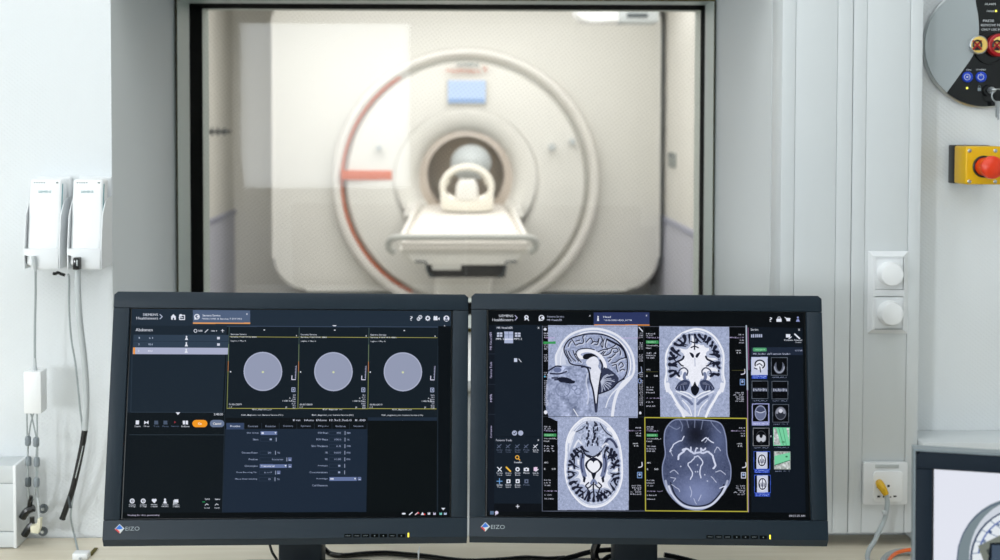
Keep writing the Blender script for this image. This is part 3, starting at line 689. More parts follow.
def draw_coronal(c):
    t = lambda p: T(645, 320, 5.6, p)
    bg = t([(85, 35), (478, 38), (480, 543), (90, 543)]); c.poly(bg, BGC); c.noise(bg, 9, .7)
    out = [(128, 400), (118, 350), (126, 290), (122, 230), (128, 180), (160, 125), (210, 78), (285, 52), (345, 62), (395, 95), (430, 148), (446, 200), (444, 300), (452, 350), (440, 400)]
    body = t(sm(out, 5) + [(400, 440), (372, 540), (228, 540), (170, 440)]); c.poly(body, (172, 181, 208)); c.noise(body, 8, .9)
    c.line(t(sm(out, 5)), 2., (232, 235, 244)); c.line(t(sm([(285 + (x-285)*.93, 235+(y-235)*.92) for x, y in out[1:-1]], 5)), .8, (232, 235, 244)); 
    brp = [(285, 82), (225, 92), (178, 128), (150, 185), (144, 250), (150, 310), (185, 325), (225, 345), (250, 330), (285, 400), (320, 330), (350, 345), (390, 312), (418, 300), (420, 240), (412, 180), (385, 125), (345, 92)]
    Bp = t(sm(brp, 5, True)); c.poly(Bp, (233, 235, 245)); c.noise(Bp, 4, 1.)
    top = t(sm(brp[4::-1] + brp[:13:-1], 5)); c.line(t(sm([(150, 310), (144, 250), (150, 185), (178, 128), (225, 92), (285, 82), (345, 92), (385, 125), (412, 180), (420, 240), (418, 300)], 5)), 1.7, DK)
    bd = [(150, 315), (144, 250), (150, 185), (178, 128), (225, 92), (285, 84), (345, 92), (385, 125), (412, 180), (420, 240), (418, 305), (360, 420), (210, 420)]
    sulci(c, t(bd), (645+285/5.6, 320+230/5.6), 26, 5.5, 11.5, 2.9, 21, skip=lambda p: p[1] > 378)
    c.line(t(sm([(284, 84), (285, 120), (283, 165)], 3)), 1.2, DK); c.line(t(sm([(262, 120), (284, 128), (305, 118)], 3)), 1.1, DK); c.line(t(sm([(264, 155), (284, 148), (304, 156)], 3)), 1.1, DK)
    for s in (-1, 1):
        X = lambda d: 285 + s*d
        c.poly(t(sm([(X(4), 206), (X(10), 190), (X(30), 182), (X(22), 200), (X(12), 212)], 4, True)), DK); c.line(t(sm([(X(132), 250), (X(95), 232), (X(70), 220), (X(62), 205)], 4)), 1.8, DK); c.line(t(sm([(X(95), 232), (X(78), 252), (X(66), 258)], 4)), 1.3, DK)
        c.line(t(sm([(X(45), 310), (X(40), 285), (X(60), 268), (X(85), 280), (X(92), 300)], 5)), 1.2, (40, 46, 70)); c.line(t(sm([(X(55), 300), (X(60), 320), (X(50), 345)], 4)), 3., (112, 122, 154)); c.line(t(sm([(X(130), 310), (X(105), 300), (X(88), 315)], 4)), 2., DK)
        cbp = t(sm([(X(28), 348), (X(60), 335), (X(92), 352), (X(108), 388), (X(80), 398), (X(45), 392)], 5, True)); c.poly(cbp, (58, 66, 94))
        for k in range(7): c.line(t(sm([(X(44), 350+k*2), (X(60+k*6), 352+k*3), (X(50+k*10), 396-k*2)], 3)), .5, (150, 158, 190) if k % 2 else (28, 32, 50))
        c.line(t(sm([(X(152), 360), (X(150), 385), (X(135), 408)], 4)), 3.6, (226, 229, 241)); c.line(t(sm([(X(135), 405), (X(110), 450), (X(80), 500), (X(62), 542)], 4)), 2.4, (236, 238, 246)); c.line(t(sm([(X(20), 440), (X(60), 420), (X(105), 400)], 4)), 1.4, (220, 224, 238)); c.line(t(sm([(X(16), 470), (X(38), 448), (X(70), 428)], 4)), 2.6, (98, 108, 140), .9); c.line(t(sm([(X(18), 535), (X(34), 490), (X(70), 450)], 4)), 1.2, (226, 229, 240)); c.line(t(sm([(X(60), 500), (X(85), 455), (X(105), 420)], 4)), 2.2, (140, 150, 180), .8)
    c.poly(t([(170, 470), (195, 470), (268, 540), (222, 540)]), (228, 231, 241), .8)
    c.line(t([(285, 212), (286, 258)]), .6, (140, 150, 180)); c.poly(t(sm([(262, 380), (276, 365), (285, 345), (294, 365), (310, 385), (300, 412), (285, 424), (268, 408)], 4, True)), (14, 17, 28)); c.line(t(sm([(205, 400), (250, 412), (285, 434), (320, 412), (370, 396)], 4)), 1.3, (232, 235, 244)); c.line(t([(287, 440), (286, 540)]), 1.6, (214, 219, 234))

def draw_vessels(c):
    t = lambda p: T(645, 415, 5.6, p)
    hd = t(sm([(165, 30), (120, 80), (112, 150), (118, 220), (102, 290), (108, 370), (138, 440), (195, 500), (255, 528), (325, 530), (400, 490), (450, 425), (482, 370), (486, 290), (466, 220), (458, 120), (425, 45), (330, 28), (230, 26)], 5, True))
    c.poly(hd, (62, 70, 98)); c.noise(hd, 8, 1.)
    C = lambda x, y, rx, ry, col, a: c.glow(hd, 645+x/5.6, 415+y/5.6, rx/5.6, ry/5.6, col, a)
    C(300, 440, 160, 130, (132, 144, 186), .85); C(290, 110, 70, 80, (18, 20, 32), .9); C(170, 130, 50, 90, (96, 108, 146), .7); C(420, 140, 50, 90, (96, 108, 146), .7); C(295, 250, 190, 60, (84, 94, 128), .5)
    c.line(hd + hd[:1], 1.2, (150, 160, 196), .85); c.line(t(sm([(148, 380), (175, 450), (230, 498), (300, 512), (370, 495), (425, 440), (448, 390)], 6)), 1.3, (24, 28, 44), .9)
    c.line(t(sm([(138, 400), (160, 450), (215, 505), (290, 522), (370, 508), (430, 450), (458, 400)], 6)), 2., (214, 219, 236), .9); c.line(t(sm([(120, 370), (132, 420), (150, 440)], 3)), 2.2, (200, 206, 228), .7); c.line(t(sm([(468, 370), (452, 420), (436, 446)], 3)), 2.2, (200, 206, 228), .7)
    for pts in ([(200, 30), (215, 60), (210, 90)], [(240, 30), (250, 70)], [(330, 30), (320, 80)], [(375, 35), (390, 60), (430, 100)], [(285, 30), (283, 70)], [(140, 60), (180, 80), (200, 70)]): c.line(t(sm(pts, 3)), 1., (150, 160, 190), .6)
    v = (216, 221, 242)
    for pts, w in (([(190, 250), (196, 225), (222, 205), (240, 190), (262, 205), (285, 215), (308, 208), (330, 215), (352, 205), (378, 220), (392, 250), (400, 285), (388, 300)], 2.), ([(222, 205), (214, 195), (236, 188)], 1.6), ([(285, 235), (300, 230), (318, 245), (330, 265), (318, 290), (312, 320), (318, 350)], 1.3), ([(285, 235), (262, 262), (245, 275), (262, 305), (272, 330), (258, 360)], 1.2), ([(262, 205), (262, 182)], 1.6), ([(320, 205), (318, 185), (330, 198), (345, 188)], 1.8), ([(285, 215), (290, 190), (300, 185)], 1.5), ([(145, 205), (165, 165), (195, 148), (215, 140), (222, 120)], 1.2), ([(325, 145), (350, 128), (368, 145), (390, 155)], 1.3), ([(340, 155), (360, 130)], .9), ([(395, 210), (410, 180), (430, 200)], 1.), ([(400, 320), (430, 312), (455, 335)], 1.), ([(375, 345), (392, 360), (405, 378)], .9), ([(145, 320), (170, 310), (192, 330)], .9), ([(150, 350), (175, 355), (165, 372)], .9), ([(155, 390), (185, 410), (200, 430)], .8), ([(425, 410), (450, 400)], 1.2), ([(255, 400), (265, 430), (262, 460)], .7), ([(320, 450), (305, 480)], .7), ([(280, 470), (292, 500)], .7), ([(100+45, 200), (160, 230)], .7)):
        rj = random.Random(int(pts[0][0]*7 + pts[0][1])); c.line([(x + rj.uniform(-.35, .35), y + rj.uniform(-.35, .35)) for x, y in t(sm(pts, 3))], w*.9, v, .95 if w > 1 else .75)
    for x, y in ((300, 280), (340, 335), (288, 318), (152, 200), (355, 370), (205, 288), (300, 318)): c.ell(645+x/5.6, 415+y/5.6, .8, .8, v, .7)
    C(300, 215, 80, 26, (170, 178, 210), .35)

def draw_right():
    q = [(488.5, 310.5), (805, 313), (810.6, 519.4), (486, 516.6)]
    c = Canvas(q, 1284, 828, (7, 10, 13))
    nav, pan = (8, 12, 17), (18, 27, 38)
    c.text('SIEMENS', 499, 317.2, 14.5, 2.4); c.text('Healthineers', 492.5, 321.2, 21, 2.7); c.line([(515.4, 315.6), (517.6, 317.9), (515.4, 320.2)], .8, (190, 190, 225))
    c.ring(526.8, 317.4, 1.6, 1.2, WH); c.line([(525.4, 320), (526.4, 318)], 1.2, WH); c.line([(528, 319), (529, 320.6)], 1., WH)
    c.ring(542, 318, 2.4, 1.1, WH); c.rect(539.2, 318.4, 541, 321, WH); c.rect(542, 317, 544, 319, WH)
    c.text('Siemens Service', 547.5, 317.6, 17, 1.8, (170, 176, 200)); c.text('MR VisualizER', 547.5, 321, 15, 1.8, (190, 195, 218)); c.text('x', 589.8, 316.6, 1.5, 1.5, WH)
    c.rect(594.5, 312.5, 650.4, 325, (44, 54, 96)); c.rect(594.6, 324.6, 650.4, 326, (218, 138, 70))
    c.ell(598.8, 316.8, .8, .8, WH); c.poly([(597.8, 321), (598.2, 317.8), (599.4, 317.8), (599.8, 321)], WH); c.text('Head', 604, 318, 7.5, 1.9, WH); c.text('* 01/01/1980 HEAD_ACTN', 604.5, 321.4, 28, 1.9, WH); c.text('x', 646.6, 316.6, 1.6, 1.6, WH)
    c.text('?', 770.6, 322, 2.6, 4.4, WH); c.rect(777.6, 319, 782.8, 322, WH); c.ring(780.2, 318.4, 1.3, .7, WH); c.line([(786, 317.6), (787.2, 318.4), (788, 321), (791, 321)], .8, WH); c.poly([(787, 318.2), (791.8, 318.4), (791, 320.6), (788, 320.6)], WH); c.ell(799, 317.8, 1, 1.1, (140, 150, 200)); c.poly([(797, 322), (798, 319.4), (800, 319.4), (801, 322)], (140, 150, 200))
    # left tool strip
    c.poly([(489, 325), (495, 325), (493.4, 512), (486.6, 512)], (14, 20, 30)); c.poly([(495, 325), (542.3, 325), (541.6, 512.5), (493.4, 512)], pan)
    for y0, y1, s in ((350, 332, 'MR VisualizER'), (378, 362, 'Favorite Tools'), (402, 394, 'MPR'), (438, 426, 'Compose')):
        c.text(s, 491.8, y0, y0-y1, 2., (190, 184, 220), 1, -PI/2)
    for y in (354, 384.5, 414.5): c.line([(488, y), (495, y)], .4, (52, 60, 76))
    c.text('MR VisualizER', 497, 328.8, 16, 2, (214, 216, 232)); c.text('x', 538, 328.8, 1.8, 1.8, WH)
    for x in (499.8, 508.8, 518): 
        if x == 508.8: c.rect(504.4, 331.6, 513.4, 343.4, (168, 178, 208)); c.line([(508.8, 332), (508.8, 338)], .5, (110, 120, 150)); c.line([(504.8, 335), (513, 335)], .5, (110, 120, 150)); c.rect(504.8, 338.6, 513, 340, (214, 220, 238))
        else: c.rect(x-2.8, 332.6, x+2.8, 337, (190, 196, 216)); c.line([(x, 332.6), (x, 337)], .5, (60, 68, 88)); c.line([(x-2.8, 334.8), (x+2.8, 334.8)], .5, (60, 68, 88)); c.text('MPR 3', x-3.8, 340, 7.8, 1.9, WH)
    c.rect(514.2, 358.4, 517.4, 362, (196, 204, 226)); c.line([(519, 359), (521.4, 362)], .7, WH)
    c.ell(514.4, 433.2, 2.6, 2.6, (168, 176, 202)); c.ell(520.6, 433.2, 2.6, 2.6, (168, 176, 202)); c.line([(513.2, 433.2), (514.2, 434.2), (515.8, 432.2)], .6, pan)
    c.line([(494.6, 436.8), (542, 436.8)], .4, (12, 18, 26)); c.text('Favorite Tools', 495.6, 441.4, 16, 2, (206, 208, 226)); c.text('x', 537.4, 441.2, 1.8, 1.8, WH)
    dim = (92, 102, 126)
    cols = (499, 508, 517.3, 526.2, 535.6)
    for j, y in enumerate((446.4, 469.6, 481.6)):
        for i, x in enumerate(cols):
            if j == 2 and i == 4: continue
            k = dim if (j == 0 and i < 4) or (j == 2 and i == 3) else WH
            if j == 0: c.line([(x-2, y+1.6), (x+1.8, y-1.6)], .9, k); c.line([(x-2, y-1.2), (x+1, y+1.8)], .6, k); 
            elif j == 1 and i == 1: c.line([(x-2, y-2), (x+2, y+2)], 1.6, (240, 190, 70))
            elif j == 1 and i == 0: c.line([(x-2, y-2), (x+2, y+2)], 1., k); c.line([(x+2, y-2), (x-1.4, y+2)], 1., k)
            elif j == 1 and i == 2: c.ring(x, y, 1.6, 1.3, k)
            elif j == 1 and i == 3: c.rect(x-2.6, y-1.3, x+2.6, y+2, k); c.ell(x, y+.3, .9, .9, pan); c.rect(x-.8, y-2, x+.8, y-1, k)
            elif j == 1: c.rect(x-2, y-2.2, x+1.6, y+1.6, (226, 200, 226)); c.line([(x, y+2), (x+2.6, y)], .8, WH)
            elif i == 0: c.line([(x-2.6, y), (x+2.6, y)], .9, (110, 160, 220)); c.line([(x, y-2.6), (x, y+2.6)], .9, (110, 160, 220))
            else: c.rect(x-2, y-2, x+2, y+2, k); c.ell(x, y, .9, .9, pan)
            c.text(('Series', 'Distance', 'Zoom', 'Movie', 'Save As')[i], x-3, y+4.4, 6, 1.5, k)
            if i not in (3,) or j == 0: c.text(('Tool', 'Line', 'Both', 'Images', 'Filming')[i], x-2.4, y+6.4, 4.8, 1.3, k, .9)
    c.ring(517, 457.6, 1.7, .9, (240, 180, 70)); c.line([(518.2, 458.8), (519.6, 460.4)], .9, (240, 180, 70)); c.text('Zoom/Pan', 513.6, 463.4, 8, 1.7, WH)
    c.poly([(493.6, 504), (541.7, 504), (541.6, 512.5), (493.4, 512)], (8, 12, 18)); c.text('+', 515.4, 508.6, 3.6, 3.6, WH)
    c.rect(489.4, 511.6, 493, 515, (86, 110, 140)); c.rect(489.4, 513, 493, 514, (120, 150, 80)); c.ell(496, 513.2, 1.8, 1.8, (214, 208, 232)); c.line([(494.8, 515.6), (495.6, 514)], .9, (214, 208, 232))
    # four picture panes
    c.poly([(543, 325.4), (749.6, 326.4), (752, 512.5), (542.4, 511.6)], (4, 5, 7))
    draw_sagittal(c); draw_axial(c); draw_coronal(c)
    ps = [(645.6, 417.6), (747.8, 418.4), (748.8, 511.6), (646.2, 511)]
    draw_vessels(c)
    # annotation blocks
    for (xl, xr, yt, sd) in ((543.6, 641.6, 426.5, 1), (646.6, 744.8, 333.4, 2), (647, 746, 426.6, 3)):
        scribble(c, xl+.4, yt+1, 2, 2.1, 6, 9, seed=sd); c.text('* MPRAGE_T1', xl+.4, yt+5.2, 13 if sd == 2 else 12, 1.4, (196, 184, 226)); c.rect(xl+.3, yt+7.2, xl+(13 if sd != 3 else 11.5), yt+10.3, (58, 140, 84)); c.text('7/03/2019', xl+.8, yt+9.4, 9, 1.4, (170, 226, 186))
        c.text('VisualizER_1', xl+.4, yt+13, 14, 1.4); c.text('Head', xl+.4, yt+15.4, 5, 1.4); scribble(c, xl+.5, yt+20.5, 3, 2.4, 8, 10.5, seed=sd+4)
        c.text('AFG', xl+.5, yt+37, 4, 1.4); c.text('R', xl+.6, yt+43.6, 1.4, 1.8); c.text('58', xl+8, yt+43.4, 4, 1.6); scribble(c, xl+.5, yt+54.6, 3, 2.6, 6, 8.6, seed=sd+7); c.text('t1_mprage_sag_p2', xl+.4, yt+65.4, 16, 1.3, (196, 184, 226)); scribble(c, xl+.5, yt+69.4, 2, 4., 6.5, 9.5, seed=sd+12)
        scribble(c, xr, yt+2, 1, 2, 5, 6, True, seed=sd+2); c.text('MPRAGE_tra_5_09', xr-14, yt+5, 14, 1.3, (196, 184, 226)); scribble(c, xr, yt+7.6, 2, 2.4, 3.5, 6, True, seed=sd+5); c.text('MPR', xr-8, yt+17.8, 5.4, 1.2); c.text('4 R', xr-7.4, yt+20.2, 5, 1.4); scribble(c, xr, yt+60, 5, 2.1, 6, 11.5, True, seed=sd+9)
        c.line(sm([(xr+1, yt+36), (xr+1, yt+40), (xr-2.4, yt+41)], 3), 1., (214, 216, 232)); c.frame(xr-3.4, yt+46, xr+.8, yt+51.4, .9, (116, 150, 200) if sd != 3 else (200, 206, 226)); c.ell(xr-1.3, yt+48.2, 1.2, 1.4, (150, 170, 210))
    for y, n in ((334, 3), (343.6, 4), (355.6, 4), (373.4, 3), (381.6, 13)): scribble(c, 544.4, y, n, 2., 2.8, 4.2, seed=int(y)); scribble(c, 643.6, y, n, 2., 2.8, 4.2, True, seed=int(y)+1)
    c.rect(543.8, 341.6, 556, 344, (58, 150, 84)); c.ell(545.6, 329.4, 1.5, 1.5, (214, 218, 232)); c.line([(640, 327.6), (643.4, 331.4)], 1.2, (214, 218, 232)); c.ell(545.8, 412.4, 1.8, 2, (226, 228, 240)); c.ell(641, 413, 1.2, 1.4, (214, 218, 232)); c.ell(545, 376.6, .8, .8, (90, 190, 230))
    c.line(sm([(642, 367), (642.4, 372), (639, 373.4)], 3), .9, (150, 160, 190)); c.ring(640.6, 381, 1.6, .8, (130, 150, 200), 1, 2.2); c.line([(546, 338), (555, 338)], .5, (206, 170, 220)); c.line([(622, 338.2), (640, 338.2)], .5, (206, 170, 220), .7)
    for y in (372.4,): c.line([(647, y-.6), (659, y-.6)], .35, (110, 110, 60)); c.line([(733, y-2), (746, y-2)], .35, (110, 110, 60))
    c.line([(644.6, 326), (645.4, 417), (543, 416.6)], .4, (60, 66, 76)); c.line([(542.8, 326), (542, 511.6), (645.6, 511.2)], .5, (120, 128, 150))
    c.line(ps + ps[:1], 1.1, (178, 172, 66)); c.line([(747.4, 326), (748.6, 390)], 1.5, (168, 182, 196)); c.line([(748.6, 390), (749.6, 512)], .9, (150, 130, 160)); c.line([(749.2, 328), (750, 370)], .5, (180, 110, 170)); c.line([(543, 326.4), (747, 327)], .35, (120, 126, 146))
    # series panel
    c.poly([(751, 327), (803.6, 328.2), (807, 512.8), (752.6, 512)], (14, 21, 30)); c.text('Series', 751.8, 330.8, 7.6, 2.2, WH); c.text('x', 799.2, 331, 2, 2, WH)
    for x in (754, 758.2, 762): c.rect(x-1.8, 334.4, x+1.4, 337.6, (170, 178, 204)); c.line([(x-.2, 334.4), (x-.2, 337.6)], .5, pan)
    c.rect(787, 334.4, 791.4, 337.8, WH); c.line([(790, 339), (792.6, 337)], .9, WH); c.text('Patients', 785.4, 341, 8.6, 1.6, WH); c.line([(796, 334.4), (800.6, 338.6)], 1.6, WH); c.text('Advanced', 795, 341, 8, 1.5, WH); c.text('Study', 796.6, 343.2, 6, 1.4, WH)
    c.rect(752.4, 347.4, 803.8, 355.2, (30, 39, 56)); c.poly(rrect(754, 347.8, 767.8, 351.6, 1), (74, 146, 104)); c.text('7/03/2019', 755.6, 350.6, 10.5, 1.6, (150, 220, 176)); c.text('12:57:08', 796.4, 351.4, 7, 1.5, (170, 178, 204)); c.text('MR_Studien_alt/Tractseite Gradien', 754.4, 355, 37, 1.9, (186, 192, 214))
    def thumb(x, y, kind, edge=(92, 100, 112), cap=(150, 160, 190), w=15.4, h=17):
        c.rect(x-.6, y-.6, x+w+.6, y+h+.6, edge); c.rect(x, y, x+w, y+h, (5, 6, 9)); cx, cy = x+w/2, y+h/2
        if kind == 'sag':
            c.rect(x, y, x+w, y+h, (196, 202, 224)); c.ell(cx+.4, cy-1.2, 6, 5.2, (226, 229, 240)); c.ring(cx+.4, cy-1.6, 4.8, 1.3, (20, 24, 40), 1, 4.2, PI*.9, 2.3*PI); c.line(sm([(cx-2.6, cy-1), (cx+.2, cy-2.4), (cx+2.6, cy-.4)], 3), .9, (20, 24, 40)); c.line([(cx+.4, cy+1), (cx+1.2, cy+6)], 1., (36, 40, 60)); c.line([(cx-5, cy+2), (cx-2.4, cy+3)], 1., (36, 40, 60))
        elif kind == 'neck':
            c.ell(cx, cy+1, 5.4, 6.4, (92, 98, 114)); c.ell(cx, cy-2, 3, 6.6, (8, 10, 14)); c.ring(cx, cy, 4.8, 1.3, (170, 176, 190), .8, 6, .1, PI-.1)
        elif kind == 'strip':
            c.rect(x+.5, cy-1.9, x+w-.5, cy+1.6, (78, 84, 102)); [c.rect(x+1+i*1.6, cy-1.6+(i % 3)*.5, x+1.9+i*1.6, cy+1.2-(i % 2)*.6, (168, 174, 192)) for i in range(9)]
        elif kind == 'head':
            c.ell(cx, cy, 5.8, 7.6, (104, 112, 142)); c.ell(cx, cy-3, 4, 3, (66, 72, 98)); c.line(sm([(cx-4, cy-1.4), (cx, cy-.2), (cx+4, cy-1.4)], 3), .9, (192, 198, 220)); c.ring(cx, cy, 5.4, .7, (160, 168, 196), .9, 7.2)
        elif kind == 'axial':
            c.ell(cx, cy, 5.4, 6.6, (44, 48, 58)); c.ring(cx, cy-.6, 3.6, 2.4, (150, 154, 168), .9, 4, PI, 2*PI); c.ell(cx, cy-2.4, 2, 2, (206, 208, 220)); c.ring(cx, cy, 5.2, .8, (120, 124, 138), .8, 6.2)
        elif kind == 'cereb':
            c.ell(cx-2.2, cy+1.4, 2.7, 3.6, (190, 194, 204)); c.ell(cx+2.2, cy+1.4, 2.7, 3.6, (190, 194, 204)); c.ell(cx, cy-1.6, 1.6, 2.6, (12, 14, 20)); c.ring(cx, cy, 4.8, .5, (120, 126, 138), .6, 6)
        elif kind in ('map', 'map2'):
            c.rect(x, y, x+w, y+h, (176, 182, 180)); pg = [(x, y), (x+w, y), (x+w, y+h), (x, y+h)]; c.noise(pg, 26, 1.2)
            if kind == 'map': c.poly([(x+2.4, y), (x+12.6, y), (x+w, y+h*.8), (x+w, y+h), (x+7, y+h)], (118, 206, 160)); c.line([(x+5, y), (x+9.6, y+h)], .5, (60, 120, 90)); c.line([(x+9, y), (x+12.6, y+h)], .4, (60, 120, 90)); c.rect(x+8, y+13, x+11, y+15, (80, 150, 110))
            else: c.poly([(x, y+4), (x+w, y+.6), (x+w, y+8.4), (x, y+13.4)], (118, 206, 160)); c.line([(x, y+13.4), (x+w, y+8.4)], .6, (40, 90, 66)); c.rect(x+11, y+4, x+13, y+5.4, (50, 110, 80))
        else:
            c.rect(x+2.2, y, x+w-2.2, y+h, (196, 202, 224)); c.ell(cx, cy, 4.6, 6.8, (226, 229, 240)); c.ring(cx, cy, 3.6, 1., (24, 28, 44), .95, 5.4); c.line([(cx, cy-5), (cx, cy+5)], .6, (40, 46, 70)); [c.line([(cx-3+k*1.5, cy-2+abs(k-2)), (cx-2.4+k*1.5, cy+2.4)], .7, (50, 56, 84)) for k in range(5)]
        if cap == 'blue': c.rect(x, y+h+.6, x+w, y+h+4.2, (34, 62, 168)); c.text('t1_mprage_sag', x+1, y+h+2.2, w-2, 1.1, (190, 206, 250)); c.text('Series 1 (MR)', x+1, y+h+3.9, w-3, 1.2, (150, 176, 250))
        else: c.text('ep2d_dti_1', x+.6, y+h+3, w-1.4, 1.3, cap)
    thumb(752.9, 357.6, 'sag', (176, 186, 226), 'blue'); thumb(772.8, 358, 'neck'); thumb(753.4, 381.4, 'strip'); thumb(773.4, 381.6, 'strip')
    c.rect(753, 403.4, 770.6, 425.4, (150, 156, 204)); thumb(754, 404.4, 'head', (150, 156, 204), (220, 222, 240)); thumb(774.2, 404.8, 'axial'); thumb(754.6, 428.4, 'cereb', (128, 132, 138)); thumb(775, 428, 'map', (118, 206, 160)); thumb(755.4, 451.8, 'br', (60, 92, 198), 'blue'); thumb(775.8, 451.8, 'map2', (150, 160, 158)); thumb(756, 475.4, 'br', (60, 92, 198), 'blue')
    c.text('x', 771.4, 437, 1.3, 1.6, WH); c.poly([(542, 511.8), (807, 513), (811, 520), (486, 517)], (5, 7, 9)); c.text('09:33:25 AM', 790.4, 516.8, 16, 2, (206, 208, 224)); c.rect(489.4, 511.6, 493, 515, (86, 110, 140)); c.ell(496, 513.2, 1.8, 1.8, (214, 208, 232))
    return c

def draw_side(q):
    c = Canvas(q, 900, 620, (226, 229, 240)); al = [q[0], q[1], q[2], q[3]]
    c.ell(1017, 560, 60, 62, (122, 136, 142)); c.ring(1017, 560, 60, 1., (70, 84, 110)); c.ell(1026, 557, 57, 59, (206, 212, 222)); c.ell(1022, 560, 52, 52, (58, 72, 96)); c.ell(1023, 560, 51, 51, (226, 232, 238))
    for a in np.linspace(0, 2*PI, 26):
        c.line([(1023+51*math.cos(a), 560+51*math.sin(a)), (1023+34*math.cos(a+.12), 560+34*math.sin(a+.12))], .8, (98, 116, 150)); c.ell(1023+43*math.cos(a+.08), 560+43*math.sin(a+.08), 1.5, 1.5, ((60, 80, 120), (190, 190, 90), (120, 134, 160))[int(a*5) % 3])
    c.line([(1023+45*math.cos(a), 560+45*math.sin(a)) for a in np.linspace(3.3, 4.5, 14)], 1.4, (70, 92, 160))
    c.poly([(978, 546), (1060, 506), (1075, 596), (1000, 606)], (118, 124, 116)); c.poly([(986, 550), (1060, 518), (1075, 586), (1008, 596)], (70, 76, 74)); c.poly([(990, 543), (1050, 540), (1050, 575), (988, 562)], (22, 28, 36)); c.poly([(992, 545), (1050, 545), (1050, 600), (990, 600)], (72, 86, 104))
    return c
# ------------------------------------------------------------------ control room shell
YW, YF = 2.5, 3.3                      # wall face, face towards the exam room
XL, XR, ZS, ZH = P(111.5, 120, 2.5).x, P(715.4, 150, 3.05).x, 1.045, 1.832
b = B()
def wallbox(b, a, c):
    b.box(a, c)
for a, c in (((-4.3, YW, 0), (XL, YF, 2.7)), ((XR, YW, 0), (2.4, YF, 2.7)), ((XL, YW, 0), (XR, YF, ZS - .02)), ((XL, YW, ZH), (XR, YF, 2.7))):
    b.box(a, c)
for f in b.bm.faces:
    c = f.calc_center_median(); f.material_index = 0 if abs(c.y - YW) < 1e-4 else 1
struct('wall_front', b, [M['wall'], M['plaster']])
struct('wall_left', B().box((-4.4, -5.2, 0), (-4.3, 3.3, 2.7)), M['plaster'])
struct('wall_right', B().box((2.4, -5.2, 0), (2.5, 3.3, 2.7)), M['plaster'])
struct('floor', B().box((-4.3, -5.2, -.1), (2.4, YW, 0)), M['floor'])
struct('ceiling', B().box((-4.3, -5.2, 2.7), (2.4, YW, 2.8)), M['ceil'])
# rear wall with the daylight window that the glass pane mirrors
WX0, WX1, WZ0, WZ1 = -1.98, -.47, .92, 2.42
b = B()
for a, c in (((-4.3, -5.35, 0), (WX0, -5.2, 2.7)), ((WX1, -5.35, 0), (2.4, -5.2, 2.7)), ((WX0, -5.35, 0), (WX1, -5.2, WZ0)), ((WX0, -5.35, WZ1), (WX1, -5.2, 2.7))):
    b.box(a, c)
struct('wall_rear', b, M['plaster'])
w2 = tag(thing('window_2', None, None, ((WX0+WX1)/2, -5.26, WZ0)), kind='structure')
DAY = daylight()
b = B().box((WX0, -5.32, WZ0), (WX1, -5.31, WZ1)); b.build('pane', DAY, w2)
b = B()
for a, c in (((WX0, -5.3, WZ0), (WX0+.05, -5.24, WZ1)), ((WX1-.05, -5.3, WZ0), (WX1, -5.24, WZ1)), ((WX0, -5.3, WZ0), (WX1, -5.24, WZ0+.05)), ((WX0, -5.3, WZ1-.05), (WX1, -5.24, WZ1))):
    b.box(a, c)
b.build('window_frame', M['white'], w2)
# side daylight window in the left wall, out of the picture
w3 = tag(thing('window_3', None, None, (-4.29, -4.2, 1.)), kind='structure')
b = B().box((-4.298, -4.9, 1.0), (-4.294, -3.5, 2.3)); b.build('pane', DAY, w3)
b = B()
for y0, y1, z0, z1 in ((-4.95, -4.9, .95, 2.35), (-3.5, -3.45, .95, 2.35), (-4.9, -3.5, .95, 1.), (-4.9, -3.5, 2.3, 2.35)): b.box((-4.3, y0, z0), (-4.26, y1, z1))
b.build('window_frame', M['white'], w3)

# ------------------------------------------------------------------ shielded observation window
w1 = tag(thing('window_1', None, None, (-.04, 3.1, ZS)), kind='structure')
def ring(b, A, Y0, C, Y1, out):
    """picture-frame ring: outer rectangle A at Y0, inner rectangle C at Y1, closed at the back by rectangle out"""
    R = lambda q, y: [b.bm.verts.new(p) for p in ((q[0], y, q[1]), (q[2], y, q[1]), (q[2], y, q[3]), (q[0], y, q[3]))]
    a, c, o, e = R(A, Y0), R(C, Y1), R(out, Y1), R(out, Y0)
    for i in range(4):
        j = (i+1) % 4
        for u, v in ((a, c), (c, o), (o, e), (e, a)): b.face([u[i], u[j], v[j], v[i]])
    return b
def rc(l, r, t, Y, zb): return (P(l, 150, Y).x, zb, P(r, 150, Y).x, P(450, t, Y).z)
r0 = rc(178, 712.8, .8, 3.04, ZS+.012); r1 = rc(190, 704.2, 4.2, 3.12, ZS+.03); r2 = rc(203, 699.6, 9.4, 3.2, ZS+.05)
ring(B(), r0, 3.04, r1, 3.12, (r0[0]-.0008, r0[1]-.0008, r0[2]+.0008, r0[3]+.0008)).build('window_frame', M['alu'], w1)
ring(B(), r1, 3.121, r2, 3.2, (r0[0]+.001, r0[1]+.001, r0[2]-.001, r0[3]-.001)).build('gasket', M['gasket'], w1)
b = B().box((r2[0]-.01, 3.203, r2[1]-.01), (r2[2]+.01, 3.213, r2[3]+.01)); b.build('glass_pane', M['glass'], w1)
ring(B(), (XL, ZS, XR, ZH), 3.062, (r0[0]-.0005, r0[1], r0[2]+.001, r0[3]+.0005), 3.064, (XL-.002, ZS-.002, XR+.002, ZH+.002)).build('joint_foam', M['foam'], w1)
ring(B(), (XL+.001, ZS, XR-.001, ZH-.001), 3.213, (r2[0]-.004, r2[1]-.004, r2[2]+.004, r2[3]+.004), 3.3, (XL, ZS-.02, XR, ZH)).build('exam_side_frame', M['alu'], w1)
struct('trim_1', B().box((XL+.001, 2.485, ZS-.02), (XR-.001, 3.05, ZS), .003), M['white'])

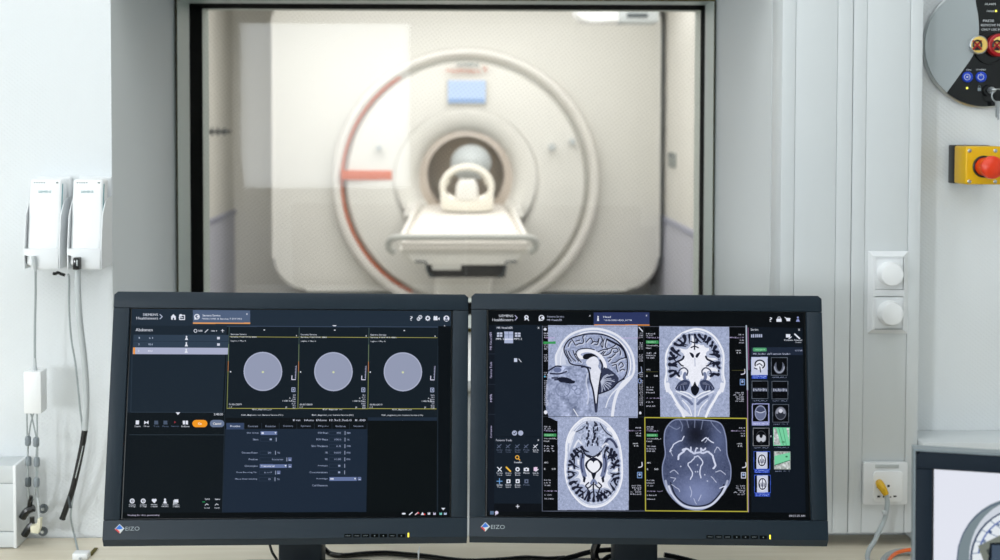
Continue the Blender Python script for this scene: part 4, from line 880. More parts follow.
# ------------------------------------------------------------------ exam room shell
EX0, EX1, EYB, EZ = -1.95, 1.62, 11.1, 2.65
struct('floor', B().box((EX0, YF, -.1), (EX1, EYB, 0)), M['exfloor'])
struct('ceiling', B().box((EX0, YF, EZ), (EX1, EYB, EZ+.1)), M['ceil'])
struct('wall_back', B().box((EX0-.1, EYB, 0), (EX1+.1, EYB+.1, EZ)), M['exwall'])
struct('wall_west', B().box((EX0-.1, YF, 0), (EX0, EYB, EZ)), M['exwall'])
struct('wall_east', B().box((EX1, YF, 0), (EX1+.1, EYB, EZ)), M['exwall'])
DZ = .72
for i, (x, s) in enumerate(((EX0, 1), (EX1, -1))):
    b = B().box((x, YF, 0), (x + s*.008, EYB, DZ)); struct('trim_%d' % (2+i*2), b, M['dado'])
    b = B().box((x, YF, DZ), (x + s*.02, EYB, DZ+.045), .004); struct('trim_%d' % (3+i*2), b, M['dadorail'])

# ------------------------------------------------------------------ scanner
SY = 10.15; SX = P(466, 182, SY).x; SZ = P(466, 182, SY).z
px2m = lambda n, Y: n/F*Y
sc = thing('scanner', 'large white ring-shaped scanner behind the observation window', 'scanner', (SX, 11, 0))
hx0, hx1 = P(272, 200, 10.3).x, P(660, 200, 10.3).x
b = B(); o = rrect(hx0, .17, hx1, 2.62, .28, 8); b.prism([(x, 10.3, z) for x, z in o], (0, .78, 0), .03, 3); 
hs = b.build('housing', M['cover'], sc)
bo = B().lathe([(.355, -2), (.355, 2)], (SX, 11, P(466, 178, 10.2).z), n=64)
cut = B().lathe([(0, -1.5), (.362, -1.5), (.362, 1.5), (0, 1.5)], (SX, 11.2, P(466, 178, 10.2).z), n=64)
bo.bm.free()
BZ = P(466, 178, 10.2).z
# hollow the housing for the bore
def bore_cut(o, r, y0, y1, parent):
    c = B().lathe([(0, y0), (r, y0), (r, y1), (0, y1)], (SX, 0, BZ), n=64)
    co = c.build('bore_cutter', M['cover'], parent)
    md = o.modifiers.new('bore', 'BOOLEAN'); md.object = co; md.operation = 'DIFFERENCE'; md.solver = 'EXACT'
    dg = bpy.context.evaluated_depsgraph_get(); me = bpy.data.meshes.new_from_object(o.evaluated_get(dg))
    o.modifiers.clear(); o.data = me; bpy.data.objects.remove(co)
    try: me.set_sharp_from_angle(angle=math.radians(35))
    except Exception: pass
bore_cut(hs, .60, 10.0, 12.2, sc)
R = lambda n: px2m(n, SY)
fa = 10.3 - SY
# outer ring, recessed groove, front face, funnel
b = B().lathe([(R(135.5), fa), (R(135), fa-.1), (R(133), fa-.135), (R(129), fa-.145), (R(126.5), fa-.13), (R(123.5), fa-.06), (R(123), fa)], (SX, SY, SZ), n=120); b.build('outer_ring', M['ring'], sc)
b = B().lathe([(R(124), fa-.06), (R(121), fa-.07), (R(120), fa-.08)], (SX, SY, SZ), n=120); b.build('groove', M['ringg'], sc)
b = B().lathe([(R(121.2), fa), (R(120.5), fa-.11), (R(118), fa-.14), (R(100), fa-.155), (R(75), fa-.165), (R(73.4), fa-.162), (R(72.8), fa-.15), (R(72.2), fa-.162), (R(70), fa-.168)], (SX, SY, SZ), n=120); b.build('front_cover', M['cover'], sc)
b = B().lathe([(R(70.), fa-.168), (R(64), fa-.165), (R(55), fa-.14), (R(49.5), fa-.09), (R(47), fa-.02)], (SX, SY, BZ), n=96); b.build('funnel', M['cover'], sc)
b = B().lathe([(R(47), fa-.02), (R(45.6), fa+.06), (R(44), fa+.2), (R(41.5), fa+.32), (R(41), fa+.4)], (SX, SY, BZ), n=96); b.build('bore_rim', M['boredark'], sc)
b = B().lathe([(R(41), 10.69), (R(41), 11.06)], (SX, 0, BZ), n=96); b.build('bore_liner', M['boreliner'], sc)
arc = []
for k in range(61):
    a = math.radians(122 + 122*k/60); arc.append((SX + R(124.4)*math.cos(a), SY-.0, SZ + R(123.4)*math.sin(a)))
B().tube([(x, SY+.04, z) for x, y, z in arc], .009, 8).build('orange_strip', M['sorange'], sc)
# operating display, lettering, orange label, knobs
dm = mat('scanner_display_blue', (60, 70, 90), .4, emit=(196, 217, 246), estr=1.1); dm2 = mat('scanner_display_band', (60, 70, 90), .4, emit=(140, 174, 216), estr=1.)
ys = SY + fa - .165
a, c = P(447, 104, ys-.03), P(486.5, 79.5, ys-.03)
b = B().box((a.x, ys-.03, a.z), (c.x, ys+.03, c.z), .006); d = b.build('display', M['ringg'], sc)
b = B().box((a.x+.008, ys-.034, a.z+.008), (c.x-.008, ys-.029, c.z-.008)); b.build('display_glass', dm, d)
b = B().box((a.x+.012, ys-.036, a.z+.012), (c.x-.012, ys-.033, a.z+.04)); b.build('menu_bar', dm2, d)
q = P(456.5, 66.5, ys-.02); lettering('SIEMENS', q, (1, 0, 0), (0, 0, 1), px2m(22, ys), px2m(3.6, ys), M['dteal'], sc, depth=.012)
q = P(446.5, 72.4, ys-.02); lettering('Healthineers', q, (1, 0, 0), (0, 0, 1), px2m(33.5, ys), px2m(3.6, ys), M['sorange'], sc, depth=.012)
for dx, dy in ((0, 0), (1.6, -1.6), (1.2, 1.4), (-1, -2.4)):
    q = P(484.6+dx, 69.5+dy, ys-.02); B().lathe([(0, -.012), (px2m(.8, ys), -.012), (px2m(.8, ys), .01)], q, n=12).build('logo_dot', M['sorange'], sc)
ya = SY - .02
a, c = P(341, 180, ya), P(392, 170.4, ya)
b = B().box((a.x, ya, a.z), (c.x, ya+.06, c.z), .004); ol = b.build('orange_label', M['sorange'], sc)
for i, (x, y, r) in enumerate(((551.5, 147, 3.6), (572, 141.5, 3.2), (379.5, 147.5, 3.2))):
    q = P(x, y, ya); B().lathe([(0, -.07), (px2m(r*.8, ya), -.07), (px2m(r, ya), -.05), (px2m(r*.7, ya), -.02), (px2m(r*.7, ya), .05)], q, n=24).build('knob', M['lgrey'], sc)
# recessed ventilation ledge inside the funnel
# ------------------------------------------------------------------ patient table and coil
tb = thing('patient_table', 'cream patient table running into the scanner bore', 'table', (SX, 8, 0))
YT = 7.5; zt = P(466, 238.5, YT).z
wx = px2m(66, YT); tx = P(464, 240, YT).x
b = B().hexa([(tx-wx*.86, YT+.05, zt-.15), (tx+wx*.86, YT+.05, zt-.15), (tx+wx*.82, 10.6, zt-.13), (tx-wx*.82, 10.6, zt-.13)], [(tx-wx, YT, zt-.06), (tx+wx, YT, zt-.06), (tx+wx*.93, 10.6, zt-.04), (tx-wx*.93, 10.6, zt-.04)], .012); b.build('table_body', M['cover'], tb)
# mattress with a shallow valley
b = B(); nx, ny = 14, 16; g = []
for j in range(ny+1):
    y = YT - .01 + (10.5-YT)*j/ny; row = []
    for i in range(nx+1):
        u = -1 + 2*i/nx; e = 1 - max(0, abs(u)-.86)/.14; h = zt + .012 - .02*(1-u*u) - .045*(1-e)**2
        row.append(b.bm.verts.new((tx + u*wx*.94, y, h + .006*math.sin(j*2.3)*(1-u*u))))
    g.append(row)
lo = [[b.bm.verts.new((v.co.x, v.co.y, zt-.06)) for v in (r[0], r[-1])] for r in g]
for j in range(ny):
    for i in range(nx):
        f = b.face([g[j][i], g[j][i+1], g[j+1][i+1], g[j+1][i]]); f.smooth = True
    b.face([g[j][0], g[j+1][0], lo[j+1][0], lo[j][0]]); b.face([g[j][-1], lo[j][1], lo[j+1][1], g[j+1][-1]]); b.face([lo[j][0], lo[j+1][0], lo[j+1][1], lo[j][1]])
b.face(g[0] + [lo[0][1], lo[0][0]]); b.face(g[-1][::-1] + [lo[-1][0], lo[-1][1]])
b.build('mattress', M['mattress'], tb)
for s in (-1, 1):
    b = B().hexa([(tx+s*wx*.93, YT+.15, zt-.05), (tx+s*wx*1.03, YT+.15, zt-.05), (tx+s*wx*1.0, 10.2, zt-.03), (tx+s*wx*.9, 10.2, zt-.03)], [(tx+s*wx*.93, YT+.15, zt+.005), (tx+s*wx*1.0, YT+.15, zt+.0), (tx+s*wx*.98, 10.2, zt+.045), (tx+s*wx*.9, 10.2, zt+.05)], .008); b.build('side_rail', M['ring'], tb)
    b = B().hexa([(tx+s*wx*.86, 9.75, zt-.05), (tx+s*wx*1.2, 9.8, zt-.05), (tx+s*wx*1.2, 10.2, zt-.05), (tx+s*wx*.86, 10.2, zt-.05)], [(tx+s*wx*.86, 9.75, zt+.02), (tx+s*wx*1.16, 9.9, zt+.03), (tx+s*wx*1.16, 10.2, zt+.05), (tx+s*wx*.86, 10.2, zt+.05)], .01); b.build('shoulder', M['cover'], tb)
pts = [P(x, y, YT-dy) for x, y, dy in ((394, 252, 0), (389.5, 249, .02), (388.5, 243, .04), (392, 238.6, .06), (400, 237.4, .07), (430, 237.2, .08), (466, 237.2, .08), (500, 237.2, .08), (524, 237.4, .07), (532.5, 238.6, .06), (536, 243, .04), (535, 249, .02), (530.5, 252, 0))]
B().tube(sm(pts, 5), px2m(3.3, YT), 14).build('front_handle', M['tgrey'], tb)
a, c = P(402, 250, YT), P(527, 241, YT)
B().box((a.x, YT-.03, a.z), (c.x, YT+.06, c.z), .012, 3).build('front_pad', M['mattress'], tb)
b = B().prism([P(x, y, YT+.02) for x, y in ((404, 250), (526, 250), (513, 265), (415, 265))], (0, .3, 0), .006); b.build('front_apron', M['cover'], tb)
b = B().prism([P(x, y, YT+.05) for x, y in ((425, 264.6), (507, 264.6), (505, 277.5), (429, 277.5))], (0, .5, 0), .006); b.build('tray', M['tdark'], tb)
b = B().prism([P(x, y, YT+.03) for x, y in ((432, 264.8), (461, 264.8), (461, 270), (432, 270))], (0, .03, 0), .003); b.build('tray_lid', M['ringg'], tb)
for s in (-1, 1):
    X = lambda d: 466 + s*d
    B().tube([P(X(51), 261.5, YT), P(X(40), 262, YT), P(X(39), 270, YT), P(X(36), 275.5, YT+.02), P(X(32), 277, YT+.05)], px2m(1.1, YT), 8).build('hook', M['dgrey'], tb)
b = B().box((tx-.2, 9., 0), (tx+.2, 9.85, zt-.14), .03); b.build('pedestal', M['cover'], tb)
co = thing('head_coil', 'cream head coil ring standing at the bore end of the table', 'coil', (SX, 9.5, zt+.05))
YC = 9.6; cz = P(467, 187, YC).z; cx = P(467, 187, YC).x
n = 40; rr = px2m(24.5, YC)
pts = [(cx + rr*math.cos(2*PI*k/n), YC, cz + rr*.82*math.sin(2*PI*k/n)) for k in range(n)]
B().tube(pts, px2m(3.4, YC), 12, closed=True).build('coil_ring', M['cream'], co)
pts = [(cx + rr*.86*math.cos(PI*k/20), YC+.22, cz + rr*.78*math.sin(PI*k/20)) for k in range(21)]
B().tube(pts, px2m(3., YC), 10).build('rear_hoop', M['cream'], co)
for k in (-1, 0, 1):
    a = PI/2 + k*.95
    B().tube([(cx + rr*math.cos(a), YC, cz + rr*.82*math.sin(a)), (cx + rr*.86*math.cos(a), YC+.22, cz + rr*.78*math.sin(a))], px2m(2., YC), 8).build('strut', M['cream'], co)
b = B().prism([(cx + rr*1.06*u, YC-.06, cz + rr*.86*v) for u, v in sm([(-1, -.25), (-.72, -.42), (-.4, -.62), (0, -.66), (.4, -.62), (.72, -.42), (1, -.25), (.98, -.95), (.6, -1.12), (-.6, -1.12), (-.98, -.95)], 4, True)], (0, .34, 0), .015); b.build('cradle', M['cream'], co)
b = B().prism([(cx + rr*u, YC-.045, cz + rr*v) for u, v in ((-.5, -.6), (.5, -.6), (.44, .08), (.3, .3), (-.3, .3), (-.44, .08))], (0, .2, 0), .03, 3); b.build('head_pad', M['ring'], co)
pl = B().lathe([(0, -.18)] + [(px2m(20.5, 10.2)*math.sin(t), -.18*math.cos(t)) for t in np.linspace(.15, PI-.15, 16)] + [(0, .18)], (0, 0, 0), n=40)
q = P(471, 163, 10.15)
for v in pl.bm.verts: v.co.z = v.co.z*.9
bmesh.ops.translate(pl.bm, vec=(q.x, 10.15, q.z), verts=pl.bm.verts)
o = pl.build('coil_dome', M['lgrey']); tag(o, 'pale rounded coil dome in the dark scanner bore behind the head coil', 'coil')

# ------------------------------------------------------------------ exam room odds and ends
fx = thing('ceiling_fixture', 'grey and white rounded fixture hanging at the top of the exam room view', 'ceiling fixture', (P(614, 10, 9).x, 9, EZ))
a, c, m_ = P(573.5, 23.4, 9), P(656, 11, 9), P(617, 11, 9)
b = B(); o = [(a.x + .09, c.z+.03)] ; 
w_ = [(a.x + .1 - .1*math.sin(t), a.z + .1 - .1*math.cos(t)) for t in np.linspace(0, PI/2, 8)]
b.prism([(x, 8.86, z) for x, z in w_ + [(a.x, c.z+.04), (m_.x, c.z+.04), (m_.x, a.z)]], (0, .28, 0), .01); b.build('white_end', M['white2'], fx)
b = B().box((m_.x, 8.85, a.z-.002), (c.x, 9.15, c.z+.04), .008); gb = b.build('grey_body', M['lgrey'], fx)
b = B().box((m_.x+.05, 8.844, a.z+.03), (c.x-.08, 8.852, a.z+.06)); b.build('slot', M['dgrey'], gb)
b = B().box((m_.x-.05, 8.95, c.z+.03), (m_.x+.05, 9.05, EZ), .006); b.build('stem', M['lgrey'], fx)
pts = [P(671, 152, EX1*F/(671-462.7)), P(677, 168, EX1*F/(677-462.7))]
b = B().box((EX1-.018, pts[1].y, min(p.z for p in pts)), (EX1, pts[0].y, max(p.z for p in pts)), .006); wp = b.build('wall_panel', M['plate']); tag(wp, 'small grey control plate on the exam room wall right of the scanner', 'wall plate')
b = B().box((EX1-.022, pts[1].y+.04, wp.data.vertices[0].co.z*0 + P(674, 157, 9.97).z), (EX1-.016, pts[0].y-.04, P(674, 154, 9.97).z)); b.build('plate_window', M['dgrey'], wp)
for i, x in enumerate((206.5, 212.5, 218.5, 225)):
    Yh = -EX0*F/(462.7-x); q = P(x, 131.5, Yh)
    h = thing('wall_hook', 'small dark coat hook in a row on the exam room wall left of the scanner', 'hook', (EX0, q.y, q.z), group='row of dark wall hooks')
    B().lathe([(0, 0), (.032, 0), (.032, .01), (.01, .015), (.01, .03)], (EX0, q.y, q.z), 'X', 14).build('rosette', M['dgrey'], h)
    B().tube([(EX0+.03, q.y, q.z+.004), (EX0+.04, q.y, q.z-.012), (EX0+.05, q.y, q.z+.008)], .011, 8).build('prong', M['black'], h)

# ------------------------------------------------------------------ desk
dk = thing('desk', 'pale birch desk top along the wall under the monitors', 'desk', (0, 2, 0))
B().box((-2.59, 1.3, .70), (2.39, 2.494, .74), .003).build('worktop', M['desk'], dk)
for x in (-2.4, -.1, 2.2):
    B().box((x-.03, 1.5, 0), (x+.03, 2.4, .70), .004).build('leg', M['lgrey'], dk)

# ------------------------------------------------------------------ trunking
YT_ = 2.42
def vtrunk(l, r, lid0, lid1, label):
    x0, x1 = l, r
    t = thing('cable_trunking', label, 'cable trunking', ((x0+x1)/2, YW, .767), group='white cable trunking')
    X = lambda p: P(p, 150, YT_).x
    B().box((x0+.0006, YT_+.004, .767), (x1-.0006, YW-.001, 2.69), .0015).build('trunk_body', M['trunk'], t)
    a, c = X(lid0), X(lid1)
    B().box((x0+.0006, YT_, .767), (a-.0005, YT_+.005, 2.69), .0012).build('edge_strip', M['trunk'], t)
    B().box((c+.0005, YT_, .767), (x1-.0006, YT_+.005, 2.69), .0012).build('edge_strip', M['trunk'], t)
    B().box((a, YT_+.001, .767), (c, YT_+.005, 2.69), .001).build('cover_strip', M['trunk'], t)
    return t
XT0, XT1, XT2 = max(XR, P(781, 150, YT_).x), P(852.2, 150, YT_).x, P(921.8, 150, YT_).x
vtrunk(XT0, XT1, 795, 836.5, 'white vertical cable trunking beside the window reveal, without fittings')
vtrunk(XT1, XT2, 866, 909, 'white vertical cable trunking that carries the rotary switches and the socket')
def htrunk(x0, x1, y0, z0, z1, label, end):
    t = thing('cable_trunking', label, 'cable trunking', ((x0+x1)/2, YW, z0), group='white cable trunking')
    B().box((x0, y0+.004, z0), (x1, YW-.001, z1), .002).build('trunk_body', M['trunk'], t)
    h = z1 - z0
    B().box((x0, y0, z0+h*.2), (x1, y0+.005, z0+h*.78), .001).build('cover_strip', M['trunk'], t)
    B().box((x0, y0, z0), (x1, y0+.005, z0+h*.19), .001).build('edge_strip', M['trunk'], t)
    B().box((x0, y0, z0+h*.79), (x1, y0+.005, z1), .001).build('edge_strip', M['trunk'], t)
    if end: B().box((x1-.004, y0-.002, z0-.001), (x1+.002, YW-.001, z1+.001), .001).build('end_cap', M['white'], t)
    return t
htrunk(-4.29, P(15.5, 500, 2.43).x, 2.43, .742, .897, 'white horizontal cable trunking ending at the wall beneath the hanging lead set', True)
htrunk(XT2+.002, 2.39, 2.40, .742, .943, 'white horizontal cable trunking behind the bright turned monitor', False)

# ------------------------------------------------------------------ rotary switches
def pxbox(x0, y0, x1, y1, Y, d, bev=0., seg=2):
    """box whose front face covers a pixel rectangle at depth Y"""
    a, c = P(x0, y1, Y), P(x1, y0, Y)
    return B().box((a.x, Y, a.z), (c.x, Y+d, c.z), bev, seg)
YS = YT_ - .010
sw = thing('rotary_switch', 'white double rotary switch on the vertical trunking', 'switch', (P(888, 292, YS).x, YT_, P(888, 333, YS).z))
ring(B(), (P(868, 251, YT_).x, P(868, 333.5, YT_).z, P(908.5, 251, YT_).x, P(868, 251, YT_).z), YT_, (P(873, 251, YS).x, P(868, 329.5, YS).z, P(904, 251, YS).x, P(868, 256, YS).z), YS, (P(874, 251, YT_).x, P(868, 329, YT_).z, P(903, 251, YT_).x, P(868, 257, YT_).z)).build('switch_frame', M['white'], sw)
pxbox(873.2, 289.8, 903.8, 296.4, YS+.0005, .009, .001).build('bridge', M['white'], sw)
for cy, y0, y1 in ((273.8, 257.6, 289.4), (313, 297, 328.8)):
    ins = pxbox(873.8, y0, 903.4, y1, YS+.002, .008, .001).build('insert', M['white'], sw)
    q = P(889.8, cy, YS)
    B().lathe([(.0235, .002), (.0232, -.001), (.0222, -.003), (.0212, -.014), (.0202, -.0165), (.018, -.0172), (0, -.0172)], q, n=56).build('knob', M['white2'], sw)
# ------------------------------------------------------------------ wall socket
YO = YT_ - .009
so = thing('wall_socket', 'white network wall socket with a label strip low on the trunking', 'socket', (P(885.5, 484, YO).x, YT_, P(886, 504, YO).z))
b = B(); o = rrect(P(863.6, 480, YO).x, P(880, 504.6, YO).z, P(907.6, 480, YO).x, P(880, 462.6, YO).z, .004); b.prism([(x, YO, z) for x, z in o], (0, .0088, 0), .001); b.build('plate', M['white'], so)
b = B(); o = rrect(P(873, 480, YO).x, P(880, 501.4, YO).z, P(902.4, 480, YO).x, P(880, 471.2, YO).z, .006); b.prism([(x, YO-.003, z) for x, z in o], (0, .004, 0), .0012); fp = b.build('faceplate', M['white2'], so)
pxbox(875.4, 464.6, 899, 468.2, YO-.0012, .002, .0004).build('label_strip', M['lgrey'], so)
for x, y, w, h in ((879, 484.6, 4.6, 7), (888.6, 486, 2.2, 2.2), (878.8, 496.6, 3, 1.6), (895, 496.4, 3, 1.4), (884, 496.8, 2, 1.6), (890.5, 497, 1.4, 1.2)):
    pxbox(x-w/2, y-h/2, x+w/2, y+h/2, YO-.0036, .002).build('port', M['black'], so)
nc = thing('network_cable', 'grey network cable with a yellow plug in the wall socket', 'cable', P(882, 488, YO-.02))
B().tube([P(879.4, 483, YO-.004), P(880.4, 485, YO-.016), P(883, 489, YO-.022), P(886.2, 494.6, YO-.024)], [.0072, .0078, .0072, .0056], 12).build('plug', M['plugy'], nc)
pts = [P(886, 494, YO-.024), P(887.2, 500, YO-.027), P(887, 507, YO-.03), P(885, 518, YO-.035), P(880.6, 528, YO-.042), P(875.6, 539, YO-.06)]
e = PZ(868, 562, .747); pts += [e, e + Vector((-.03, -.25, 0)), e + Vector((-.05, -.4, 0))]
B().tube(sm(pts, 6), .0044, 10).build('lead', M['grey'], nc)
q = P(884.4, 512.6, YO-.04); B().box(q - Vector((.004, .004, .003)), q + Vector((.004, .004, .003)), .001).build('clip', M['lgrey'], nc)
oc = [PZ(x, y, .757) for x, y in ((884, 572), (889.6, 559.5), (895, 554), (901, 551.4), (908, 550), (915, 549.6), (935, 550), (960, 552))]
ob = B().tube(sm(oc, 6), .0034, 10).build('fibre_cable', M['orange']); tag(ob, 'orange cable curving over the desk beside the turned monitor', 'cable')
oc = [PZ(x, y, .7475) for x, y in ((898, 592), (884, 566), (886, 557), (897, 552), (908, 551.6), (916, 552.6), (940, 555))]
ob = B().tube(sm(oc, 6), .0058, 10).build('power_cable', M['grey']); tag(ob, 'thick grey cable lying under the orange cable on the desk', 'cable')
# ------------------------------------------------------------------ monitors
def uvquad(name, corners, m, parent, xf=None):
    me = bpy.data.meshes.new(name); vs = [Vector(c) for c in corners]
    if xf is not None: vs = [xf @ v for v in vs]
    pm = parent_world(parent).inverted(); me.from_pydata([pm @ v for v in vs], [], [(0, 1, 2, 3)])
    u = me.uv_layers.new(name='UVMap')
    for i, c in enumerate(((0, 0), (1, 0), (1, 1), (0, 1))): u.data[i].uv = c
    me.materials.append(m); o = bpy.data.objects.new(name, me); COL.objects.link(o); o.parent = parent
    return o

def monitor(pose, label, pic, frame_mat, low_mat, logo=None, btns=None, led=None, neck=True, screen_name='desk_monitor', thin=False):
    x, y, z, rz, rx, ry = pose
    X = Matrix.Translation((x, y, z)) @ (Matrix.Rotation(rz, 4, 'Z') @ Matrix.Rotation(rx, 4, 'X') @ Matrix.Rotation(ry, 4, 'Y'))
    n = (X.to_3x3() @ Vector((0, 1, 0))); o3 = Vector((x, y, z)); Xi = X.inverted()
    def loc(px, py):
        d = ray(px, py); s = n.dot(o3 - CAM) / n.dot(d); return Xi @ (CAM + d*s)
    sy = y + .15
    mo = thing('desk_monitor', label, 'monitor', (x, sy, .74), group='desk monitors')
    W, T_, Bt, sw_, sh = .287, .1925, -.2065, .2615, .166
    if thin: W, T_, Bt = .2838, .190, -.2
    bv = .0012
    if thin:
        b = B(); ring(b, (-W, Bt, W, T_), 0.002, (-W+.004, Bt+.004, W-.004, T_-.004), 0.0, (-W-.0005, Bt, W+.0005, T_+.0005))
        b.bm.free(); b = B()
        b.box((-W, -.001, T_-.0025), (W, .03, T_)); b.box((-W, -.001, Bt), (W, .03, Bt+.004)); b.box((-W, -.001, Bt+.004), (-W+.0025, .03, T_-.0025)); b.box((W-.0025, -.001, Bt+.004), (W, .03, T_-.0025))
        b.build('silver_rim', M['rim'], mo, xf=X)
        W -= .0025; T_ -= .0025; Bt += .004
    B().prism([(-W+.006, 0, T_), (W-.006, 0, T_), (W, 0, T_-.005), (W, 0, sh+.0004), (-W, 0, sh+.0004), (-W, 0, T_-.005)], (0, .03, 0), bv).build('bezel_top', frame_mat, mo, xf=X)
    B().box((-W, 0, -sh), (-sw_, .03, sh), bv).build('bezel_side', frame_mat, mo, xf=X)
    B().box((sw_, 0, -sh), (W, .03, sh), bv).build('bezel_side', frame_mat, mo, xf=X)
    b = B(); pr = [(0, -sh-.0004), (0, Bt+.0105), (.011, Bt-.0008), (.04, Bt-.0008), (.04, -sh-.0004)]
    b.prism([(-W, yy, zz) for yy, zz in pr], (2*W, 0, 0), .001); lo = b.build('bezel_bottom', low_mat, mo, xf=X)
    B().box((-sw_, .008, -sh), (sw_, .03, sh)).build('screen_panel', M['blackg'], mo, xf=X)
    uvquad('screen', [(-.259, .0076, -.165), (.259, .0076, -.165), (.259, .0076, .165), (-.259, .0076, .165)], pic, mo, X)
    b = B().hexa([(-W+.002, .03, Bt+.01), (W-.002, .03, Bt+.01), (W-.05, .085, Bt+.06), (-W+.05, .085, Bt+.06)], [(-W+.002, .03, T_-.002), (W-.002, .03, T_-.002), (W-.05, .085, T_-.05), (-W+.05, .085, T_-.05)], .004); b.build('rear_housing', M['bezel2'], mo, xf=X)
    if logo:
        (dl, dt, dr, db), (tx0, ty0, tx1, ty1) = logo
        l, t, r, bt = (loc(*p) for p in (dl, dt, dr, db)); c = (l + t + r + bt)/4
        def lz(pts, m, nm, d=.0006):
            B().prism([(p.x, -d, p.z) for p in pts], (0, d+.0002, 0)).build(nm, m, lo, xf=X)
        lz([l, t, r, bt], M['print_'], 'logo_plate', .0003); mixp = lambda p, q, k: p + (q - p)*k
        lz([mixp(c, l, .8), mixp(c, t, .86), mixp(c, r, .72), c + (bt-c)*.12], M['logoblue'], 'logo_square')
        lz([l, mixp(l, c, .45) , mixp(c, bt, .62), mixp(l, bt, .9)], M['logored'], 'logo_edge')
        a, e = loc(tx0, ty1), loc(tx1, ty0)
        lettering('EIZO', (a.x, -.0001, a.z), (1, 0, 0), (0, 0, 1), e.x-a.x, e.z-a.z, M['logotext'], lo, depth=.0005, xf=X)
    if btns:
        for i, (bx, by) in enumerate(btns):
            p = loc(bx, by); q = B().box((p.x-.0058, -.0012, p.z-.0026), (p.x+.0058, .001, p.z+.0026), .0006).build('button', M['gasket'], lo, xf=X)
            if i in (0, 1, 2, 5): lettering(('MODE', 'SIGN', 'ENTER', '', '', 'INPUT')[i], (p.x-.0035, -.0012, p.z-.0008), (1, 0, 0), (0, 0, 1), .007, .0016, M['alabel'], q, depth=.0002, xf=X)
            else: B().box((p.x-.0008, -.0015, p.z-.0008), (p.x+.0008, -.001, p.z+.0008)).build('symbol', M['alabel'], q, xf=X)
        p = loc(*led); B().box((p.x-.0011, -.0012, p.z-.0034), (p.x+.0011, .001, p.z+.0034), .0004).build('power_light', M['led'], lo, xf=X)
    if neck:
        B().box((x-.0375, sy-.03, .755), (x+.0375, sy+.03, z+.06), .006).build('stand_column', M['bezel2'], mo)
        q = X @ Vector((0, .08, 0)); B().box((x-.05, q.y-.01, z-.05), (x+.05, sy-.028, z+.05), .004).build('stand_mount', M['black'], mo)
        b = B(); o = rrect(x-.13, sy-.15, x+.13, sy+.08, .03); b.prism([(u, v, .7402) for u, v in o], (0, 0, .016), .004); b.build('stand_base', M['bezel2'], mo)
    return mo, X

s1 = screen_mat('scan_planning_screen', draw_left()); s2 = screen_mat('brain_images_screen', draw_right())
monitor((-.2771, 2.0854, 1.0748, .0763, -.1939, .0192), 'dark monitor showing three grey discs and a parameter form', s1, M['bezel'], M['bezel'],
        (((114.6, 529), (119.6, 524), (124.4, 528.4), (120, 533.6)), (125.4, 526.6, 139.6, 530.6)), [(348, 535.6), (356.8, 535.6), (365.6, 535.6), (374.6, 535.6), (383.4, 535.6), (392.4, 535.6), (401.4, 535.6)], (408.4, 535))
monitor((.2998, 2.0882, 1.0712, -.0384, -.1732, .0023), 'dark monitor showing four greyscale brain images', s2, M['bezel'], M['bezel'],
        (((480.6, 527), (485.4, 522), (490, 526.4), (485.2, 531.6)), (491, 525, 504.8, 528.8)), [(710, 536.8), (718.7, 536.8), (727.6, 536.9), (736.6, 537), (745.4, 537), (754.2, 537), (763.2, 537.2)], (770, 537))
# third monitor, turned, partly out of the picture
rz3, rx3 = -.26, -.08
Rm = Matrix.Rotation(rz3, 3, 'Z') @ Matrix.Rotation(rx3, 3, 'X')
c3 = P(913.6, 448.6, 1.58) - Rm @ Vector((-.2838, 0, .190))
pose3 = (c3.x, c3.y, c3.z, rz3, rx3, 0)
q3 = [proj(c3 + Rm @ Vector(p)) for p in ((-.259, .0076, .165), (.259, .0076, .165), (.259, .0076, -.165), (-.259, .0076, -.165))]
s3 = screen_mat('scanner_picture_screen', draw_side(q3))
monitor(pose3, 'silver-rimmed monitor turned aside with a bright white screen', s3, M['bframe'], M['bframe'], thin=True)

# ------------------------------------------------------------------ loose black cables behind the monitors
def desk_cable(pts, r, m, name, label, **k):
    o = B().tube(sm(pts, 6), r, 10).build(name, m); return tag(o, label, 'cable', group='loose black cables')
zc = .7455
desk_cable([PZ(x, y, zc + dz) for x, y, dz in ((322, 546, .012), (330, 553.5, 0), (345, 555.5, 0), (362, 554, 0), (384, 553, 0), (405, 554.4, 0), (428, 556.5, 0), (450, 559.5, 0), (470, 561, 0), (500, 560, 0), (525, 558, 0), (548, 559, 0), (565, 558, 0))], .0048, M['blackg'], 'power_cable', 'long black cable lying on the desk between the two monitor stands')
desk_cable([P(x, y, 2.3) for x, y in ((622, 549.5), (605, 550), (590, 552), (575, 556), (560, 560), (545, 566))], .0046, M['blackg'], 'video_cable', 'black cable sloping from the stand of the brain image monitor to the desk')
tp = [P(x, y, 2.24) for x, y in ((600, 535), (597, 543), (594.6, 550), (594.8, 557), (598, 563), (603, 570))]
desk_cable(tp, [.004, .006, .0095, .0095, .007, .0055] and .0075, M['blackg'], 'video_cable', 'thick glossy black cable looping down beside the brain image monitor stand')
desk_cable([P(x, y, 2.28) for x, y in ((618, 555), (609, 556.5), (603, 561), (600, 568))], .0042, M['blackg'], 'video_cable', 'short black cable bending beneath the thick glossy cable loop')
desk_cable([P(x, y, 2.26) for x, y in ((664, 554.6), (676, 557), (690, 560.5), (706, 566))], .0044, M['blackg'], 'video_cable', 'black cable leaving the brain image monitor stand away from the other cables')
desk_cable([P(x, y, 2.16) for x, y in ((269.4, 542), (270.4, 547), (272.6, 553), (277, 560), (280, 568))], .0022, M['blackg'], 'thin_cable', 'thin black cable hanging below the scan planning monitor beside its stand')
